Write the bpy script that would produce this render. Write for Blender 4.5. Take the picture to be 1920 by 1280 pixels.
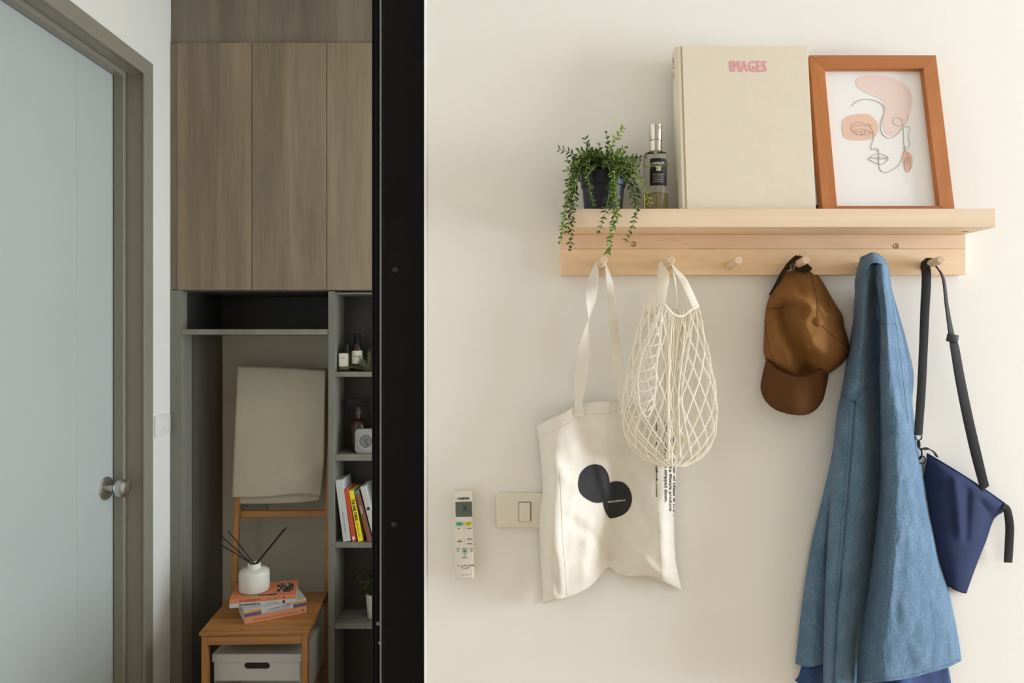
import bpy, bmesh, math, random
from mathutils import Vector, Matrix, noise
from mathutils.bvhtree import BVHTree

for _o in list(bpy.data.objects):
    bpy.data.objects.remove(_o)
SC = bpy.context.scene
COL = SC.collection
R = math.radians

# ------------------------------------------------------------------ camera
H = 1.49            # camera height above the floor
F = 1280.0          # focal length in pixels of the 1920 px wide frame
cam_data = bpy.data.cameras.new('camera')
cam_data.sensor_width = 36.0
cam_data.lens = 36.0 * F / 1920.0
cam_data.clip_start = 0.02
cam = bpy.data.objects.new('camera', cam_data)
cam.location = (0, 0, H)
cam.rotation_euler = (R(90), 0, 0)
COL.objects.link(cam)
SC.camera = cam

# ------------------------------------------------------------------ world, daylight, exposure
world = bpy.data.worlds.new('sky')
SC.world = world
world.use_nodes = True
bgn = world.node_tree.nodes['Background']
bgn.inputs[0].default_value = (0.78, 0.88, 1.0, 1)
bgn.inputs[1].default_value = 1.4

def area_light(name, loc, rot, sx, sy, power, col):
    l = bpy.data.lights.new(name, 'AREA')
    l.shape = 'RECTANGLE'
    l.size, l.size_y = sx, sy
    l.energy = power
    l.color = col
    o = bpy.data.objects.new(name, l)
    o.location = loc
    o.rotation_euler = rot
    COL.objects.link(o)
    return o
# daylight falling in through the windows: two at the far end of the room, one added behind the shelf wall to brighten the corridor
area_light('window_daylight', (4.31, 0.36, 1.54), (0, R(90), 0), 1.80, 1.02, 205, (0.885, 0.96, 1.085))
area_light('window_daylight', (4.31, -2.00, 1.50), (0, R(90), 0), 1.70, 1.4, 10, (0.92, 0.97, 1.04))
area_light('window_daylight', (2.31, 2.00, 1.32), (0, R(90), 0), 1.80, 1.0, 54, (0.82, 0.93, 1.03))  # added source that lights the corridor door and wall

vs = SC.view_settings
SC.display_settings.display_device = 'sRGB'
vs.view_transform = 'Standard'
vs.look = 'None'
vs.gamma = 1.0
vs.use_curve_mapping = False
vs.exposure = 0.1
SC.cycles.use_denoising = True
SC.cycles.max_bounces = 10
SC.cycles.diffuse_bounces = 6
SC.cycles.sample_clamp_indirect = 6.0

# ------------------------------------------------------------------ geometry helpers
W = 1.21            # distance from the camera to the shelf wall

def P(px, py, Y):
    """world point at distance Y that the photograph shows at pixel (px, py)"""
    return Vector(((px - 960.0) * Y / F, Y, H + (640.0 - py) * Y / F))

def C(px, py, d):
    """the same, given the distance d in front of the shelf wall"""
    return P(px, py, W - d)

def plane_point(px, py, o, n):
    r = Vector(((px - 960.0) / F, 1.0, (640.0 - py) / F))
    c = Vector((0, 0, H))
    t = (o - c).dot(n) / r.dot(n)
    return c + r * t

class MB:
    def __init__(s):
        s.v, s.f = [], []
    def add(s, vf, M=None):
        v, f = vf
        b = len(s.v)
        s.v += [(M @ Vector(p)) if M else Vector(p) for p in v]
        s.f += [tuple(i + b for i in q) for q in f]
        return s
    def data(s):
        return s.v, s.f

def bm_data(bm):
    bm.verts.index_update()
    v = [x.co.copy() for x in bm.verts]
    f = [tuple(y.index for y in q.verts) for q in bm.faces]
    bm.free()
    return v, f

def box(lo, hi, bev=0.0, seg=2):
    bm = bmesh.new()
    bmesh.ops.create_cube(bm, size=1.0)
    for v in bm.verts:
        for k in range(3):
            v.co[k] = lo[k] if v.co[k] < 0 else hi[k]
    if bev > 0:
        bmesh.ops.bevel(bm, geom=list(bm.edges), offset=bev, segments=seg, profile=0.5, affect='EDGES')
    return bm_data(bm)

def prism(poly, y0, y1):
    """polygon in (x, z) pulled from y0 to y1"""
    n = len(poly)
    v = [(p[0], y0, p[1]) for p in poly] + [(p[0], y1, p[1]) for p in poly]
    f = [tuple(range(n)), tuple(range(2 * n - 1, n - 1, -1))]
    f += [(i + n, (i + 1) % n + n, (i + 1) % n, i) for i in range(n)]
    return v, f

def bevel_data(vf, off, seg=2):
    bm = bmesh.new()
    vs_ = [bm.verts.new(p) for p in vf[0]]
    for q in vf[1]:
        bm.faces.new([vs_[i] for i in q])
    bmesh.ops.recalc_face_normals(bm, faces=bm.faces)
    es = [e for e in bm.edges if len(e.link_faces) == 2 and e.calc_face_angle(0) > 0.6]
    bmesh.ops.bevel(bm, geom=es, offset=off, segments=seg, profile=0.5, affect='EDGES')
    return bm_data(bm)

def round_rect(x0, x1, z0, z1, r, n=5):
    out = []
    for cx, cz, a in ((x1 - r, z1 - r, 0), (x0 + r, z1 - r, 90), (x0 + r, z0 + r, 180), (x1 - r, z0 + r, 270)):
        for k in range(n + 1):
            t = R(a + 90 * k / n)
            out.append((cx + r * math.cos(t), cz + r * math.sin(t)))
    return out

def lathe(prof, n=24, c=(0, 0, 0)):
    v, f = [], []
    for r, z in prof:
        for k in range(n):
            a = 2 * math.pi * k / n
            v.append((c[0] + r * math.cos(a), c[1] + r * math.sin(a), c[2] + z))
    for j in range(len(prof) - 1):
        for k in range(n):
            a, b = j * n + k, j * n + (k + 1) % n
            f.append((a, b, b + n, a + n))
    f.append(tuple(range(n - 1, -1, -1)))
    m = (len(prof) - 1) * n
    f.append(tuple(range(m, m + n)))
    return v, f

def axis_matrix(o, d):
    """matrix that puts the z axis of a lathe along d at o"""
    return Matrix.Translation(o) @ Vector(d).to_track_quat('Z', 'Y').to_matrix().to_4x4()

def tube(path, r, n=6, closed=False):
    path = [Vector(p) for p in path]
    m = len(path)
    rr = r if isinstance(r, (list, tuple)) else [r] * m
    v, f = [], []
    up = None
    for i, p in enumerate(path):
        a = path[(i - 1) % m] if (closed or i > 0) else p
        b = path[(i + 1) % m] if (closed or i < m - 1) else p
        t = (b - a)
        if t.length < 1e-9:
            t = Vector((0, 0, 1))
        t.normalize()
        if up is None:
            up = t.orthogonal().normalized()
        up = (up - t * up.dot(t))
        up = up.normalized() if up.length > 1e-6 else t.orthogonal().normalized()
        s = t.cross(up)
        for k in range(n):
            an = 2 * math.pi * k / n
            v.append(p + (up * math.cos(an) + s * math.sin(an)) * rr[i])
    for i in range(m if closed else m - 1):
        j = (i + 1) % m
        for k in range(n):
            k2 = (k + 1) % n
            f.append((i * n + k, i * n + k2, j * n + k2, j * n + k))
    if not closed:
        f.append(tuple(range(n - 1, -1, -1)))
        f.append(tuple(range((m - 1) * n, m * n)))
    return v, f

def cr(p0, p1, p2, p3, t):
    return 0.5 * ((2 * p1) + (p2 - p0) * t + (2 * p0 - 5 * p1 + 4 * p2 - p3) * t * t + (3 * p1 - p0 - 3 * p2 + p3) * t ** 3)

def spline(pts, n, closed=False):
    """n samples per segment through the control points"""
    pts = [Vector(p) for p in pts]
    m = len(pts)
    out = []
    for i in range(m if closed else m - 1):
        if closed:
            q = [pts[(i + k) % m] for k in (-1, 0, 1, 2)]
        else:
            q = [pts[max(0, min(m - 1, i + k))] for k in (-1, 0, 1, 2)]
        for k in range(n):
            out.append(cr(*q, k / n))
    if not closed:
        out.append(pts[-1].copy())
    return out

def grid_surface(ctrl, nu, nv, disp=None):
    """rows of control points (px, py, d) -> fine rows of world points"""
    rows = [spline([Vector(p) for p in row], nu) for row in ctrl]
    ncol = len(rows[0])
    cols = [spline([rows[j][i] for j in range(len(rows))], nv) for i in range(ncol)]
    out = []
    for j in range(len(cols[0])):
        r = []
        for i in range(ncol):
            q = cols[i][j]
            d = q[2]
            if disp:
                d += disp(q[0], q[1], i / (ncol - 1), j / (len(cols[0]) - 1))
            r.append(C(q[0], q[1], d))
        out.append(r)
    return out

def shell(grid, th, closed_v=False):
    """a sheet of real thickness from a grid of points"""
    nr, nc = len(grid), len(grid[0])
    front = [p for r in grid for p in r]
    nrm = []
    for j in range(nr):
        for i in range(nc):
            du = grid[j][min(i + 1, nc - 1)] - grid[j][max(i - 1, 0)]
            dv = grid[min(j + 1, nr - 1)][i] - grid[max(j - 1, 0)][i]
            n = dv.cross(du)
            if n.length < 1e-12:
                n = Vector((0, -1, 0))
            n.normalize()
            if n.y > 0.3:
                n = -n
            nrm.append(n)
    back = [p - n * th for p, n in zip(front, nrm)]
    N = nr * nc
    v = front + back
    f = []
    for j in range(nr - 1):
        for i in range(nc - 1):
            a = j * nc + i
            q = (a, a + nc, a + nc + 1, a + 1)
            f.append(q)
            f.append(tuple(x + N for x in reversed(q)))
    edge = [(0 * nc + i) for i in range(nc)] + [j * nc + nc - 1 for j in range(1, nr)]
    edge += [(nr - 1) * nc + i for i in range(nc - 2, -1, -1)] + [j * nc for j in range(nr - 2, 0, -1)]
    for k in range(len(edge)):
        a, b = edge[k], edge[(k + 1) % len(edge)]
        f.append((a, b, b + N, a + N))
    return v, f

def inflate(outline, centre, d_edge, d_mid, power=2.2, rings=16, disp=None, back=None, sub=6):
    """closed cushion-like body: outline in pixels, swelling towards the room"""
    ol = spline([Vector((p[0], p[1], 0)) for p in outline], sub, True)
    n = len(ol)
    c = Vector((centre[0], centre[1], 0))
    v, f = [], []
    for k in range(rings):
        r = 1 - k / rings
        for p in ol:
            q = c + (p - c) * r
            d = d_edge + (d_mid - d_edge) * (1 - r ** power)
            if disp:
                d += disp(q[0], q[1]) * min(1, (1 - r) * 5)
            v.append(C(q[0], q[1], d))
    dm = d_mid + (disp(c[0], c[1]) if disp else 0)
    v.append(C(c[0], c[1], dm))
    for k in range(rings - 1):
        for i in range(n):
            a, b = k * n + i, k * n + (i + 1) % n
            f.append((a, b, b + n, a + n))
    m = (rings - 1) * n
    for i in range(n):
        f.append((m + i, m + (i + 1) % n, rings * n))
    bd = back if back is not None else d_edge - 0.004
    o = len(v)
    for r in (1.0, 0.5):
        for p in ol:
            q = c + (p - c) * r
            v.append(C(q[0], q[1], bd if r < 1 else min(bd, d_edge - 0.002)))
    v.append(C(c[0], c[1], bd))
    for i in range(n):
        j = (i + 1) % n
        f.append((j, i, o + i, o + j))
        f.append((o + j, o + i, o + n + i, o + n + j))
        f.append((o + n + j, o + n + i, o + 2 * n))
    return v, f

def seg_dist(x, y, pts):
    best = 1e9
    for (x0, y0), (x1, y1) in zip(pts, pts[1:]):
        dx, dy = x1 - x0, y1 - y0
        t = max(0, min(1, ((x - x0) * dx + (y - y0) * dy) / (dx * dx + dy * dy + 1e-9)))
        best = min(best, math.hypot(x - x0 - t * dx, y - y0 - t * dy))
    return best

def folds(lst):
    def fn(x, y, *_):
        s = 0
        for pts, w, a in lst:
            s += a * math.exp(-(seg_dist(x, y, pts) / w) ** 2)
        return s
    return fn

def ribbon(path, width, th, twist=None, n=8, side=Vector((1, 0, 0))):
    """flat strap along world points; twist in degrees per control point turns it about its run"""
    ctl = [Vector(p) for p in path]
    pts = spline(ctl, n)
    m = len(pts)
    tw = twist or [0] * len(ctl)
    wd = width if isinstance(width, (list, tuple)) else [width] * len(ctl)
    v, f = [], []
    for i, p in enumerate(pts):
        u = i / n
        k = min(int(u), len(ctl) - 2)
        t_ = u - k
        a = R(tw[k] * (1 - t_) + tw[k + 1] * t_)
        w = (wd[k] * (1 - t_) + wd[k + 1] * t_) / 2
        t = (pts[min(i + 1, m - 1)] - pts[max(i - 1, 0)]).normalized()
        s = side - t * side.dot(t)
        s = s.normalized() if s.length > 1e-6 else t.orthogonal().normalized()
        s = Matrix.Rotation(a, 3, t) @ s
        nn = t.cross(s)
        for x, y in ((-1, -0.6), (-0.85, -1), (0.85, -1), (1, -0.6), (1, 0.6), (0.85, 1), (-0.85, 1), (-1, 0.6)):
            v.append(p + s * (x * w) + nn * (y * th / 2))
    for i in range(m - 1):
        for k in range(8):
            k2 = (k + 1) % 8
            f.append((i * 8 + k, i * 8 + k2, i * 8 + 8 + k2, i * 8 + 8 + k))
    f.append(tuple(range(7, -1, -1)))
    f.append(tuple(range((m - 1) * 8, m * 8)))
    return v, f

# ------------------------------------------------------------------ objects
ORG = {}

def tag(o, label=None, cat=None, group=None, kind=None):
    if label: o['label'] = label
    if cat: o['category'] = cat
    if group: o['group'] = group
    if kind: o['kind'] = kind
    return o

def thing(name, loc, label, cat, group=None, kind=None):
    o = bpy.data.objects.new(name, None)
    o.empty_display_size = 0.05
    o.location = loc
    COL.objects.link(o)
    ORG[o.name] = Vector(loc)
    return tag(o, label, cat, group, kind)

def obj(name, vf, m, parent=None, smooth=False, label=None, cat=None, group=None, kind=None, angle=35):
    if isinstance(vf, MB):
        vf = vf.data()
    vs_ = [Vector(p) for p in vf[0]]
    if parent is not None:
        org = ORG[parent.name]
    else:
        xs = [min(p[k] for p in vs_) for k in range(3)]
        xe = [max(p[k] for p in vs_) for k in range(3)]
        org = Vector(((xs[0] + xe[0]) / 2, (xs[1] + xe[1]) / 2, xs[2]))
    me = bpy.data.meshes.new(name)
    me.from_pydata([tuple(p - org) for p in vs_], [], vf[1])
    bm = bmesh.new()
    bm.from_mesh(me)
    bmesh.ops.recalc_face_normals(bm, faces=bm.faces)
    bm.to_mesh(me)
    bm.free()
    if smooth:
        me.polygons.foreach_set('use_smooth', [True] * len(me.polygons))
        if angle:
            me.set_sharp_from_angle(angle=R(angle))
    me.materials.append(m)
    o = bpy.data.objects.new(name, me)
    COL.objects.link(o)
    ORG[o.name] = org
    if parent is not None:
        o.parent = parent
    else:
        o.location = org
    return tag(o, label, cat, group, kind)

def bvh(vf):
    return BVHTree.FromPolygons([tuple(p) for p in vf[0]], vf[1])

def drape(vf, tree, off=0.0008, fallback=None):
    """lay flat print on a cloth surface: each point slides along the view depth until it lies on it"""
    out = []
    for p in vf[0]:
        h = tree.ray_cast(Vector((p[0], 0.4, p[2])), Vector((0, 1, 0)))
        y = h[0].y - off if h[0] is not None else p[1]
        out.append(Vector((p[0], y, p[2])))
    return out, vf[1]

def drape_px(path, tree, off=0.0006):
    out = []
    for q in path:
        r = Vector(((q[0] - 960.0) / F, 1.0, (640.0 - q[1]) / F)).normalized()
        h = tree.ray_cast(Vector((0, 0, H)), r)
        if h[0] is not None:
            out.append(h[0] - r * off)
    return out

_tx = {}
def text_raw(s, bold=0.0, spacing=1.0):
    key = (s, bold, spacing)
    if key in _tx:
        return _tx[key]
    cu = bpy.data.curves.new('lettering', 'FONT')
    cu.body = s
    cu.size = 1.0
    cu.space_character = spacing
    cu.resolution_u = 2
    o = bpy.data.objects.new('lettering', cu)
    COL.objects.link(o)
    dg = bpy.context.evaluated_depsgraph_get()
    me = bpy.data.meshes.new_from_object(o.evaluated_get(dg))
    v = [(p.co.x, p.co.y, 0) for p in me.vertices]
    f = [tuple(q.vertices) for q in me.polygons]
    bpy.data.objects.remove(o)
    bpy.data.curves.remove(cu)
    bpy.data.meshes.remove(me)
    if bold:
        v0, f0 = list(v), list(f)
        v, f = [], []
        for c_, (dx, dy) in enumerate(((-1, 0), (1, 0), (0, -.6), (0, .6), (-.8, -.5), (.8, .5), (-.8, .5), (.8, -.5))):
            k = len(v)
            v += [(p[0] + dx * bold, p[1] + dy * bold, c_) for p in v0]
            f += [tuple(i + k for i in q) for q in f0]
    x0, x1 = min(p[0] for p in v), max(p[0] for p in v)
    y0, y1 = min(p[1] for p in v), max(p[1] for p in v)
    v = [((p[0] - x0) / (x1 - x0) - 0.5, (p[1] - y0) / (y1 - y0) - 0.5, p[2]) for p in v]
    _tx[key] = (v, f)
    return v, f

def lettering(s, centre, right, up, w, h, bold=0.0, spacing=1.0):
    """flat letters w x h about a centre, in the plane of right and up"""
    v, f = text_raw(s, bold, spacing)
    r, u, c = Vector(right).normalized(), Vector(up).normalized(), Vector(centre)
    n = r.cross(u)
    return [c + r * (x * w) + u * (y * h) + n * (k * 2e-5) for x, y, k in v], f

def word_marks(centre, right, up, w, h, seed):
    """a line of print too small to read: letter strokes grouped into words"""
    rnd = random.Random(seed)
    r, u, c = Vector(right).normalized(), Vector(up).normalized(), Vector(centre)
    v, f = [], []
    x = -w / 2
    gap = h * .62
    left = rnd.randint(3, 8)
    while x < w / 2:
        tall = rnd.choice((.62, .62, .68, 1.0))
        sw_ = h * rnd.uniform(.16, .34)
        for (a, b, y0, y1) in ((x, x + sw_, -.5 * h, (-.5 + tall) * h), (x, x + gap * .72, -.5 * h + .3 * h * rnd.random(), -.36 * h + .3 * h * rnd.random())):
            k = len(v)
            v += [c + r * a + u * y0, c + r * b + u * y0, c + r * b + u * y1, c + r * a + u * y1]
            f.append((k, k + 1, k + 2, k + 3))
        x += gap
        left -= 1
        if left <= 0:
            x += gap * .7
            left = rnd.randint(2, 8)
    return v, f

# ------------------------------------------------------------------ materials
def lin(c):
    out = []
    for x in c:
        x = x / 255.0
        out.append(x / 12.92 if x <= 0.04045 else ((x + 0.055) / 1.055) ** 2.4)
    return (*out, 1.0)

def base(name):
    m = bpy.data.materials.new(name)
    m.use_nodes = True
    nt = m.node_tree
    return m, nt, nt.nodes['Principled BSDF']

def N(nt, t, **kw):
    n = nt.nodes.new(t)
    for k, v in kw.items():
        if k in n.inputs:
            n.inputs[k].default_value = v
        else:
            setattr(n, k, v)
    return n

def plain(name, c, rough=0.5, metal=0.0, var=0.04, scale=30, bump=0.0, bscale=200, spec=0.5, coat=0.0, sheen=0.0):
    """one colour with a slight mottling and fine relief"""
    m, nt, b = base(name)
    tc = N(nt, 'ShaderNodeTexCoord')
    no = N(nt, 'ShaderNodeTexNoise', Scale=scale, Detail=4.0)
    nt.links.new(tc.outputs['Object'], no.inputs['Vector'])
    mx = N(nt, 'ShaderNodeMix', data_type='RGBA')
    c = lin(c)
    mx.inputs[6].default_value = (*[max(0, x * (1 - var)) for x in c[:3]], 1)
    mx.inputs[7].default_value = (*[min(1, x * (1 + var)) for x in c[:3]], 1)
    nt.links.new(no.outputs['Fac'], mx.inputs[0])
    nt.links.new(mx.outputs[2], b.inputs['Base Color'])
    b.inputs['Roughness'].default_value = rough
    b.inputs['Metallic'].default_value = metal
    b.inputs['Specular IOR Level'].default_value = spec
    b.inputs['Coat Weight'].default_value = coat
    b.inputs['Sheen Weight'].default_value = sheen
    if bump:
        n2 = N(nt, 'ShaderNodeTexNoise', Scale=bscale, Detail=3.0)
        nt.links.new(tc.outputs['Object'], n2.inputs['Vector'])
        bp = N(nt, 'ShaderNodeBump', Strength=bump, Distance=0.002)
        nt.links.new(n2.outputs['Fac'], bp.inputs['Height'])
        nt.links.new(bp.outputs['Normal'], b.inputs['Normal'])
    return m

def wood(name, c1, c2, axis=0, stretch=14, scale=22, rough=0.5, bump=0.08, fine=0.35, coat=0.0):
    """grain running along one axis"""
    m, nt, b = base(name)
    tc = N(nt, 'ShaderNodeTexCoord')
    mp = N(nt, 'ShaderNodeMapping')
    s = [1.0, 1.0, 1.0]
    s[axis] = 1.0 / stretch
    mp.inputs['Scale'].default_value = s
    nt.links.new(tc.outputs['Object'], mp.inputs['Vector'])
    n1 = N(nt, 'ShaderNodeTexNoise', Scale=scale, Detail=6.0, Roughness=0.6, Distortion=0.6)
    n2 = N(nt, 'ShaderNodeTexNoise', Scale=scale * 9, Detail=4.0, Roughness=0.7)
    for n in (n1, n2):
        nt.links.new(mp.outputs['Vector'], n.inputs['Vector'])
    mm = N(nt, 'ShaderNodeMath', operation='MULTIPLY_ADD')
    mm.inputs[1].default_value = fine
    nt.links.new(n2.outputs['Fac'], mm.inputs[0])
    nt.links.new(n1.outputs['Fac'], mm.inputs[2])
    cr_ = N(nt, 'ShaderNodeValToRGB')
    cr_.color_ramp.elements[0].position = 0.38 + fine * 0.4
    cr_.color_ramp.elements[1].position = 0.66 + fine * 0.55
    cr_.color_ramp.elements[0].color = lin(c1)
    cr_.color_ramp.elements[1].color = lin(c2)
    nt.links.new(mm.outputs[0], cr_.inputs[0])
    nt.links.new(cr_.outputs[0], b.inputs['Base Color'])
    b.inputs['Roughness'].default_value = rough
    b.inputs['Coat Weight'].default_value = coat
    bp = N(nt, 'ShaderNodeBump', Strength=bump, Distance=0.001)
    nt.links.new(n2.outputs['Fac'], bp.inputs['Height'])
    nt.links.new(bp.outputs['Normal'], b.inputs['Normal'])
    return m

def fabric(name, c1, c2, mottle=18, weave=900, bump=0.25, rough=0.9, sheen=0.15, transl=0.0, spec=0.2):
    m, nt, b = base(name)
    tc = N(nt, 'ShaderNodeTexCoord')
    n1 = N(nt, 'ShaderNodeTexNoise', Scale=mottle, Detail=8.0, Roughness=0.7)
    nt.links.new(tc.outputs['Object'], n1.inputs['Vector'])
    cr_ = N(nt, 'ShaderNodeValToRGB')
    cr_.color_ramp.elements[0].position = 0.3
    cr_.color_ramp.elements[1].position = 0.7
    cr_.color_ramp.elements[0].color = lin(c1)
    cr_.color_ramp.elements[1].color = lin(c2)
    nt.links.new(n1.outputs['Fac'], cr_.inputs[0])
    nt.links.new(cr_.outputs[0], b.inputs['Base Color'])
    b.inputs['Roughness'].default_value = rough
    b.inputs['Sheen Weight'].default_value = sheen
    b.inputs['Specular IOR Level'].default_value = spec
    n2 = N(nt, 'ShaderNodeTexNoise', Scale=weave, Detail=2.0)
    n3 = N(nt, 'ShaderNodeTexNoise', Scale=45.0, Detail=5.0)
    nt.links.new(tc.outputs['Object'], n2.inputs['Vector'])
    nt.links.new(tc.outputs['Object'], n3.inputs['Vector'])
    ad = N(nt, 'ShaderNodeMath', operation='MULTIPLY_ADD')
    ad.inputs[1].default_value = 2.5
    nt.links.new(n3.outputs['Fac'], ad.inputs[0])
    nt.links.new(n2.outputs['Fac'], ad.inputs[2])
    bp = N(nt, 'ShaderNodeBump', Strength=bump, Distance=0.0015)
    nt.links.new(ad.outputs[0], bp.inputs['Height'])
    nt.links.new(bp.outputs['Normal'], b.inputs['Normal'])
    if transl:
        tr = N(nt, 'ShaderNodeBsdfTranslucent')
        tr.inputs[0].default_value = lin(c2)
        mix = N(nt, 'ShaderNodeMixShader')
        mix.inputs[0].default_value = transl
        out = [n for n in nt.nodes if n.type == 'OUTPUT_MATERIAL'][0]
        nt.links.new(b.outputs[0], mix.inputs[1])
        nt.links.new(tr.outputs[0], mix.inputs[2])
        nt.links.new(mix.outputs[0], out.inputs[0])
    return m

def thin_glass(name, refl=0.025):
    """a flat pane: light passes straight through, a little is mirrored"""
    m, nt, b = base(name)
    out = [n for n in nt.nodes if n.type == 'OUTPUT_MATERIAL'][0]
    tr = N(nt, 'ShaderNodeBsdfTransparent')
    gl = N(nt, 'ShaderNodeBsdfGlossy', Roughness=0.02)
    mx = N(nt, 'ShaderNodeMixShader')
    mx.inputs[0].default_value = refl
    nt.links.new(tr.outputs[0], mx.inputs[1])
    nt.links.new(gl.outputs[0], mx.inputs[2])
    nt.links.new(mx.outputs[0], out.inputs[0])
    return m

def denim_mat(name, c1, c2, c3):
    """washed denim: fine upright streaks over a soft mottling, crumpled relief"""
    m, nt, b = base(name)
    tc = N(nt, 'ShaderNodeTexCoord')
    mp = N(nt, 'ShaderNodeMapping')
    mp.inputs['Scale'].default_value = (1.0, 1.0, 0.35)
    nt.links.new(tc.outputs['Object'], mp.inputs['Vector'])
    n1 = N(nt, 'ShaderNodeTexNoise', Scale=760.0, Detail=3.0, Roughness=0.6)
    nt.links.new(mp.outputs['Vector'], n1.inputs['Vector'])
    n2 = N(nt, 'ShaderNodeTexNoise', Scale=26.0, Detail=5.0, Roughness=0.65)
    nt.links.new(tc.outputs['Object'], n2.inputs['Vector'])
    ma = N(nt, 'ShaderNodeMath', operation='MULTIPLY_ADD')
    ma.inputs[1].default_value = 0.55
    nt.links.new(n2.outputs['Fac'], ma.inputs[0])
    nt.links.new(n1.outputs['Fac'], ma.inputs[2])
    r = N(nt, 'ShaderNodeValToRGB')
    e = r.color_ramp.elements
    e[0].position, e[0].color = 0.45, lin(c1)
    e[1].position, e[1].color = 1.15, lin(c3)
    k = e.new(0.76)
    k.color = lin(c2)
    nt.links.new(ma.outputs[0], r.inputs[0])
    nt.links.new(r.outputs[0], b.inputs['Base Color'])
    b.inputs['Roughness'].default_value = 0.92
    b.inputs['Sheen Weight'].default_value = 0.12
    b.inputs['Specular IOR Level'].default_value = 0.15
    mp2 = N(nt, 'ShaderNodeMapping')
    mp2.inputs['Scale'].default_value = (1.0, 1.0, 0.45)
    nt.links.new(tc.outputs['Object'], mp2.inputs['Vector'])
    n3 = N(nt, 'ShaderNodeTexNoise', Scale=75.0, Detail=6.0, Roughness=0.6, Distortion=0.4)
    nt.links.new(mp2.outputs['Vector'], n3.inputs['Vector'])
    mb_ = N(nt, 'ShaderNodeMath', operation='MULTIPLY_ADD')
    mb_.inputs[1].default_value = 4.0
    nt.links.new(n3.outputs['Fac'], mb_.inputs[0])
    nt.links.new(n1.outputs['Fac'], mb_.inputs[2])
    bp = N(nt, 'ShaderNodeBump', Strength=0.38, Distance=0.0016)
    nt.links.new(mb_.outputs[0], bp.inputs['Height'])
    nt.links.new(bp.outputs['Normal'], b.inputs['Normal'])
    return m

def glass(name, c=(250, 250, 245), rough=0.0, ior=1.45):
    m, nt, b = base(name)
    b.inputs['Base Color'].default_value = lin(c)
    b.inputs['Transmission Weight'].default_value = 1.0
    b.inputs['Roughness'].default_value = rough
    b.inputs['IOR'].default_value = ior
    return m
# ================================================================== materials in use
M = {}
M['wall'] = plain('wall_paint', (238, 236, 229), 0.85, var=0.012, scale=6, bump=0.05, bscale=350, spec=0.2)
M['wall_side'] = plain('corridor_wall_paint', (232, 230, 224), 0.8, var=0.012, scale=6, bump=0.05, bscale=350, spec=0.25)
M['wall_warm'] = plain('warm_beige_paint', (170, 164, 150), 0.85, var=0.012, scale=6, spec=0.2)
M['ceiling'] = plain('ceiling_paint', (212, 206, 194), 0.9, var=0.01)
M['floor'] = wood('floor_boards', (156, 134, 106), (186, 164, 134), axis=1, rough=0.45)
M['black'] = plain('black_powder_coat', (12, 12, 12), 0.5, var=0.05, scale=40, bump=0.05, bscale=600, spec=0.12)
M['black_screw'] = plain('black_screw_head', (46, 46, 46), 0.35, metal=0.6)
M['alu'] = plain('grey_highlight_aluminium', (120, 120, 118), 0.4, metal=0.2)  # grey of the painted jamb edge highlight, also on the small screws
M['door'] = plain('door_paint', (188, 193, 192), 0.32, var=0.015, scale=4)
M['casing'] = plain('door_casing_paint', (142, 137, 123), 0.32, var=0.02, scale=5)
M['steel'] = plain('brushed_steel', (206, 206, 204), 0.3, metal=1.0, var=0.03)
M['lam'] = wood('laminate_wood', (124, 110, 90), (156, 139, 115), axis=2, stretch=16, scale=9, rough=0.45, bump=0.03)
M['lam_dark'] = wood('laminate_wood_fascia', (112, 103, 90), (138, 128, 112), axis=2, stretch=16, scale=7, rough=0.5, bump=0.03)
M['lam_grey'] = wood('laminate_grey_wood', (118, 117, 108), (140, 138, 128), axis=2, stretch=18, scale=8, rough=0.45, bump=0.02)
M['lam_side'] = wood('laminate_dark_grey', (74, 72, 66), (96, 93, 86), axis=2, stretch=18, scale=8, rough=0.4, bump=0.02)
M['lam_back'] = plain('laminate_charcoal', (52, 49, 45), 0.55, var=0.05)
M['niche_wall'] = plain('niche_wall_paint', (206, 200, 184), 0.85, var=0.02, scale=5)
M['white_plastic'] = plain('white_plastic', (232, 230, 224), 0.35, var=0.01)
M['remote_plastic'] = plain('off_white_plastic', (218, 213, 200), 0.4, var=0.01)
M['cream_plastic'] = plain('cream_plastic', (226, 220, 204), 0.35, var=0.01)
M['dark_plastic'] = plain('dark_slot', (26, 26, 26), 0.5)

CEIL = 2.95
XL, XR, XQ, YB = -1.35, 4.30, 2.30, -3.2
def S(name, vf, m, label, cat='wall', parent=None, smooth=False):
    if parent is not None:
        return obj(name, vf, m, parent, smooth)
    return obj(name, vf, m, None, smooth, label, cat, kind='structure')

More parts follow.
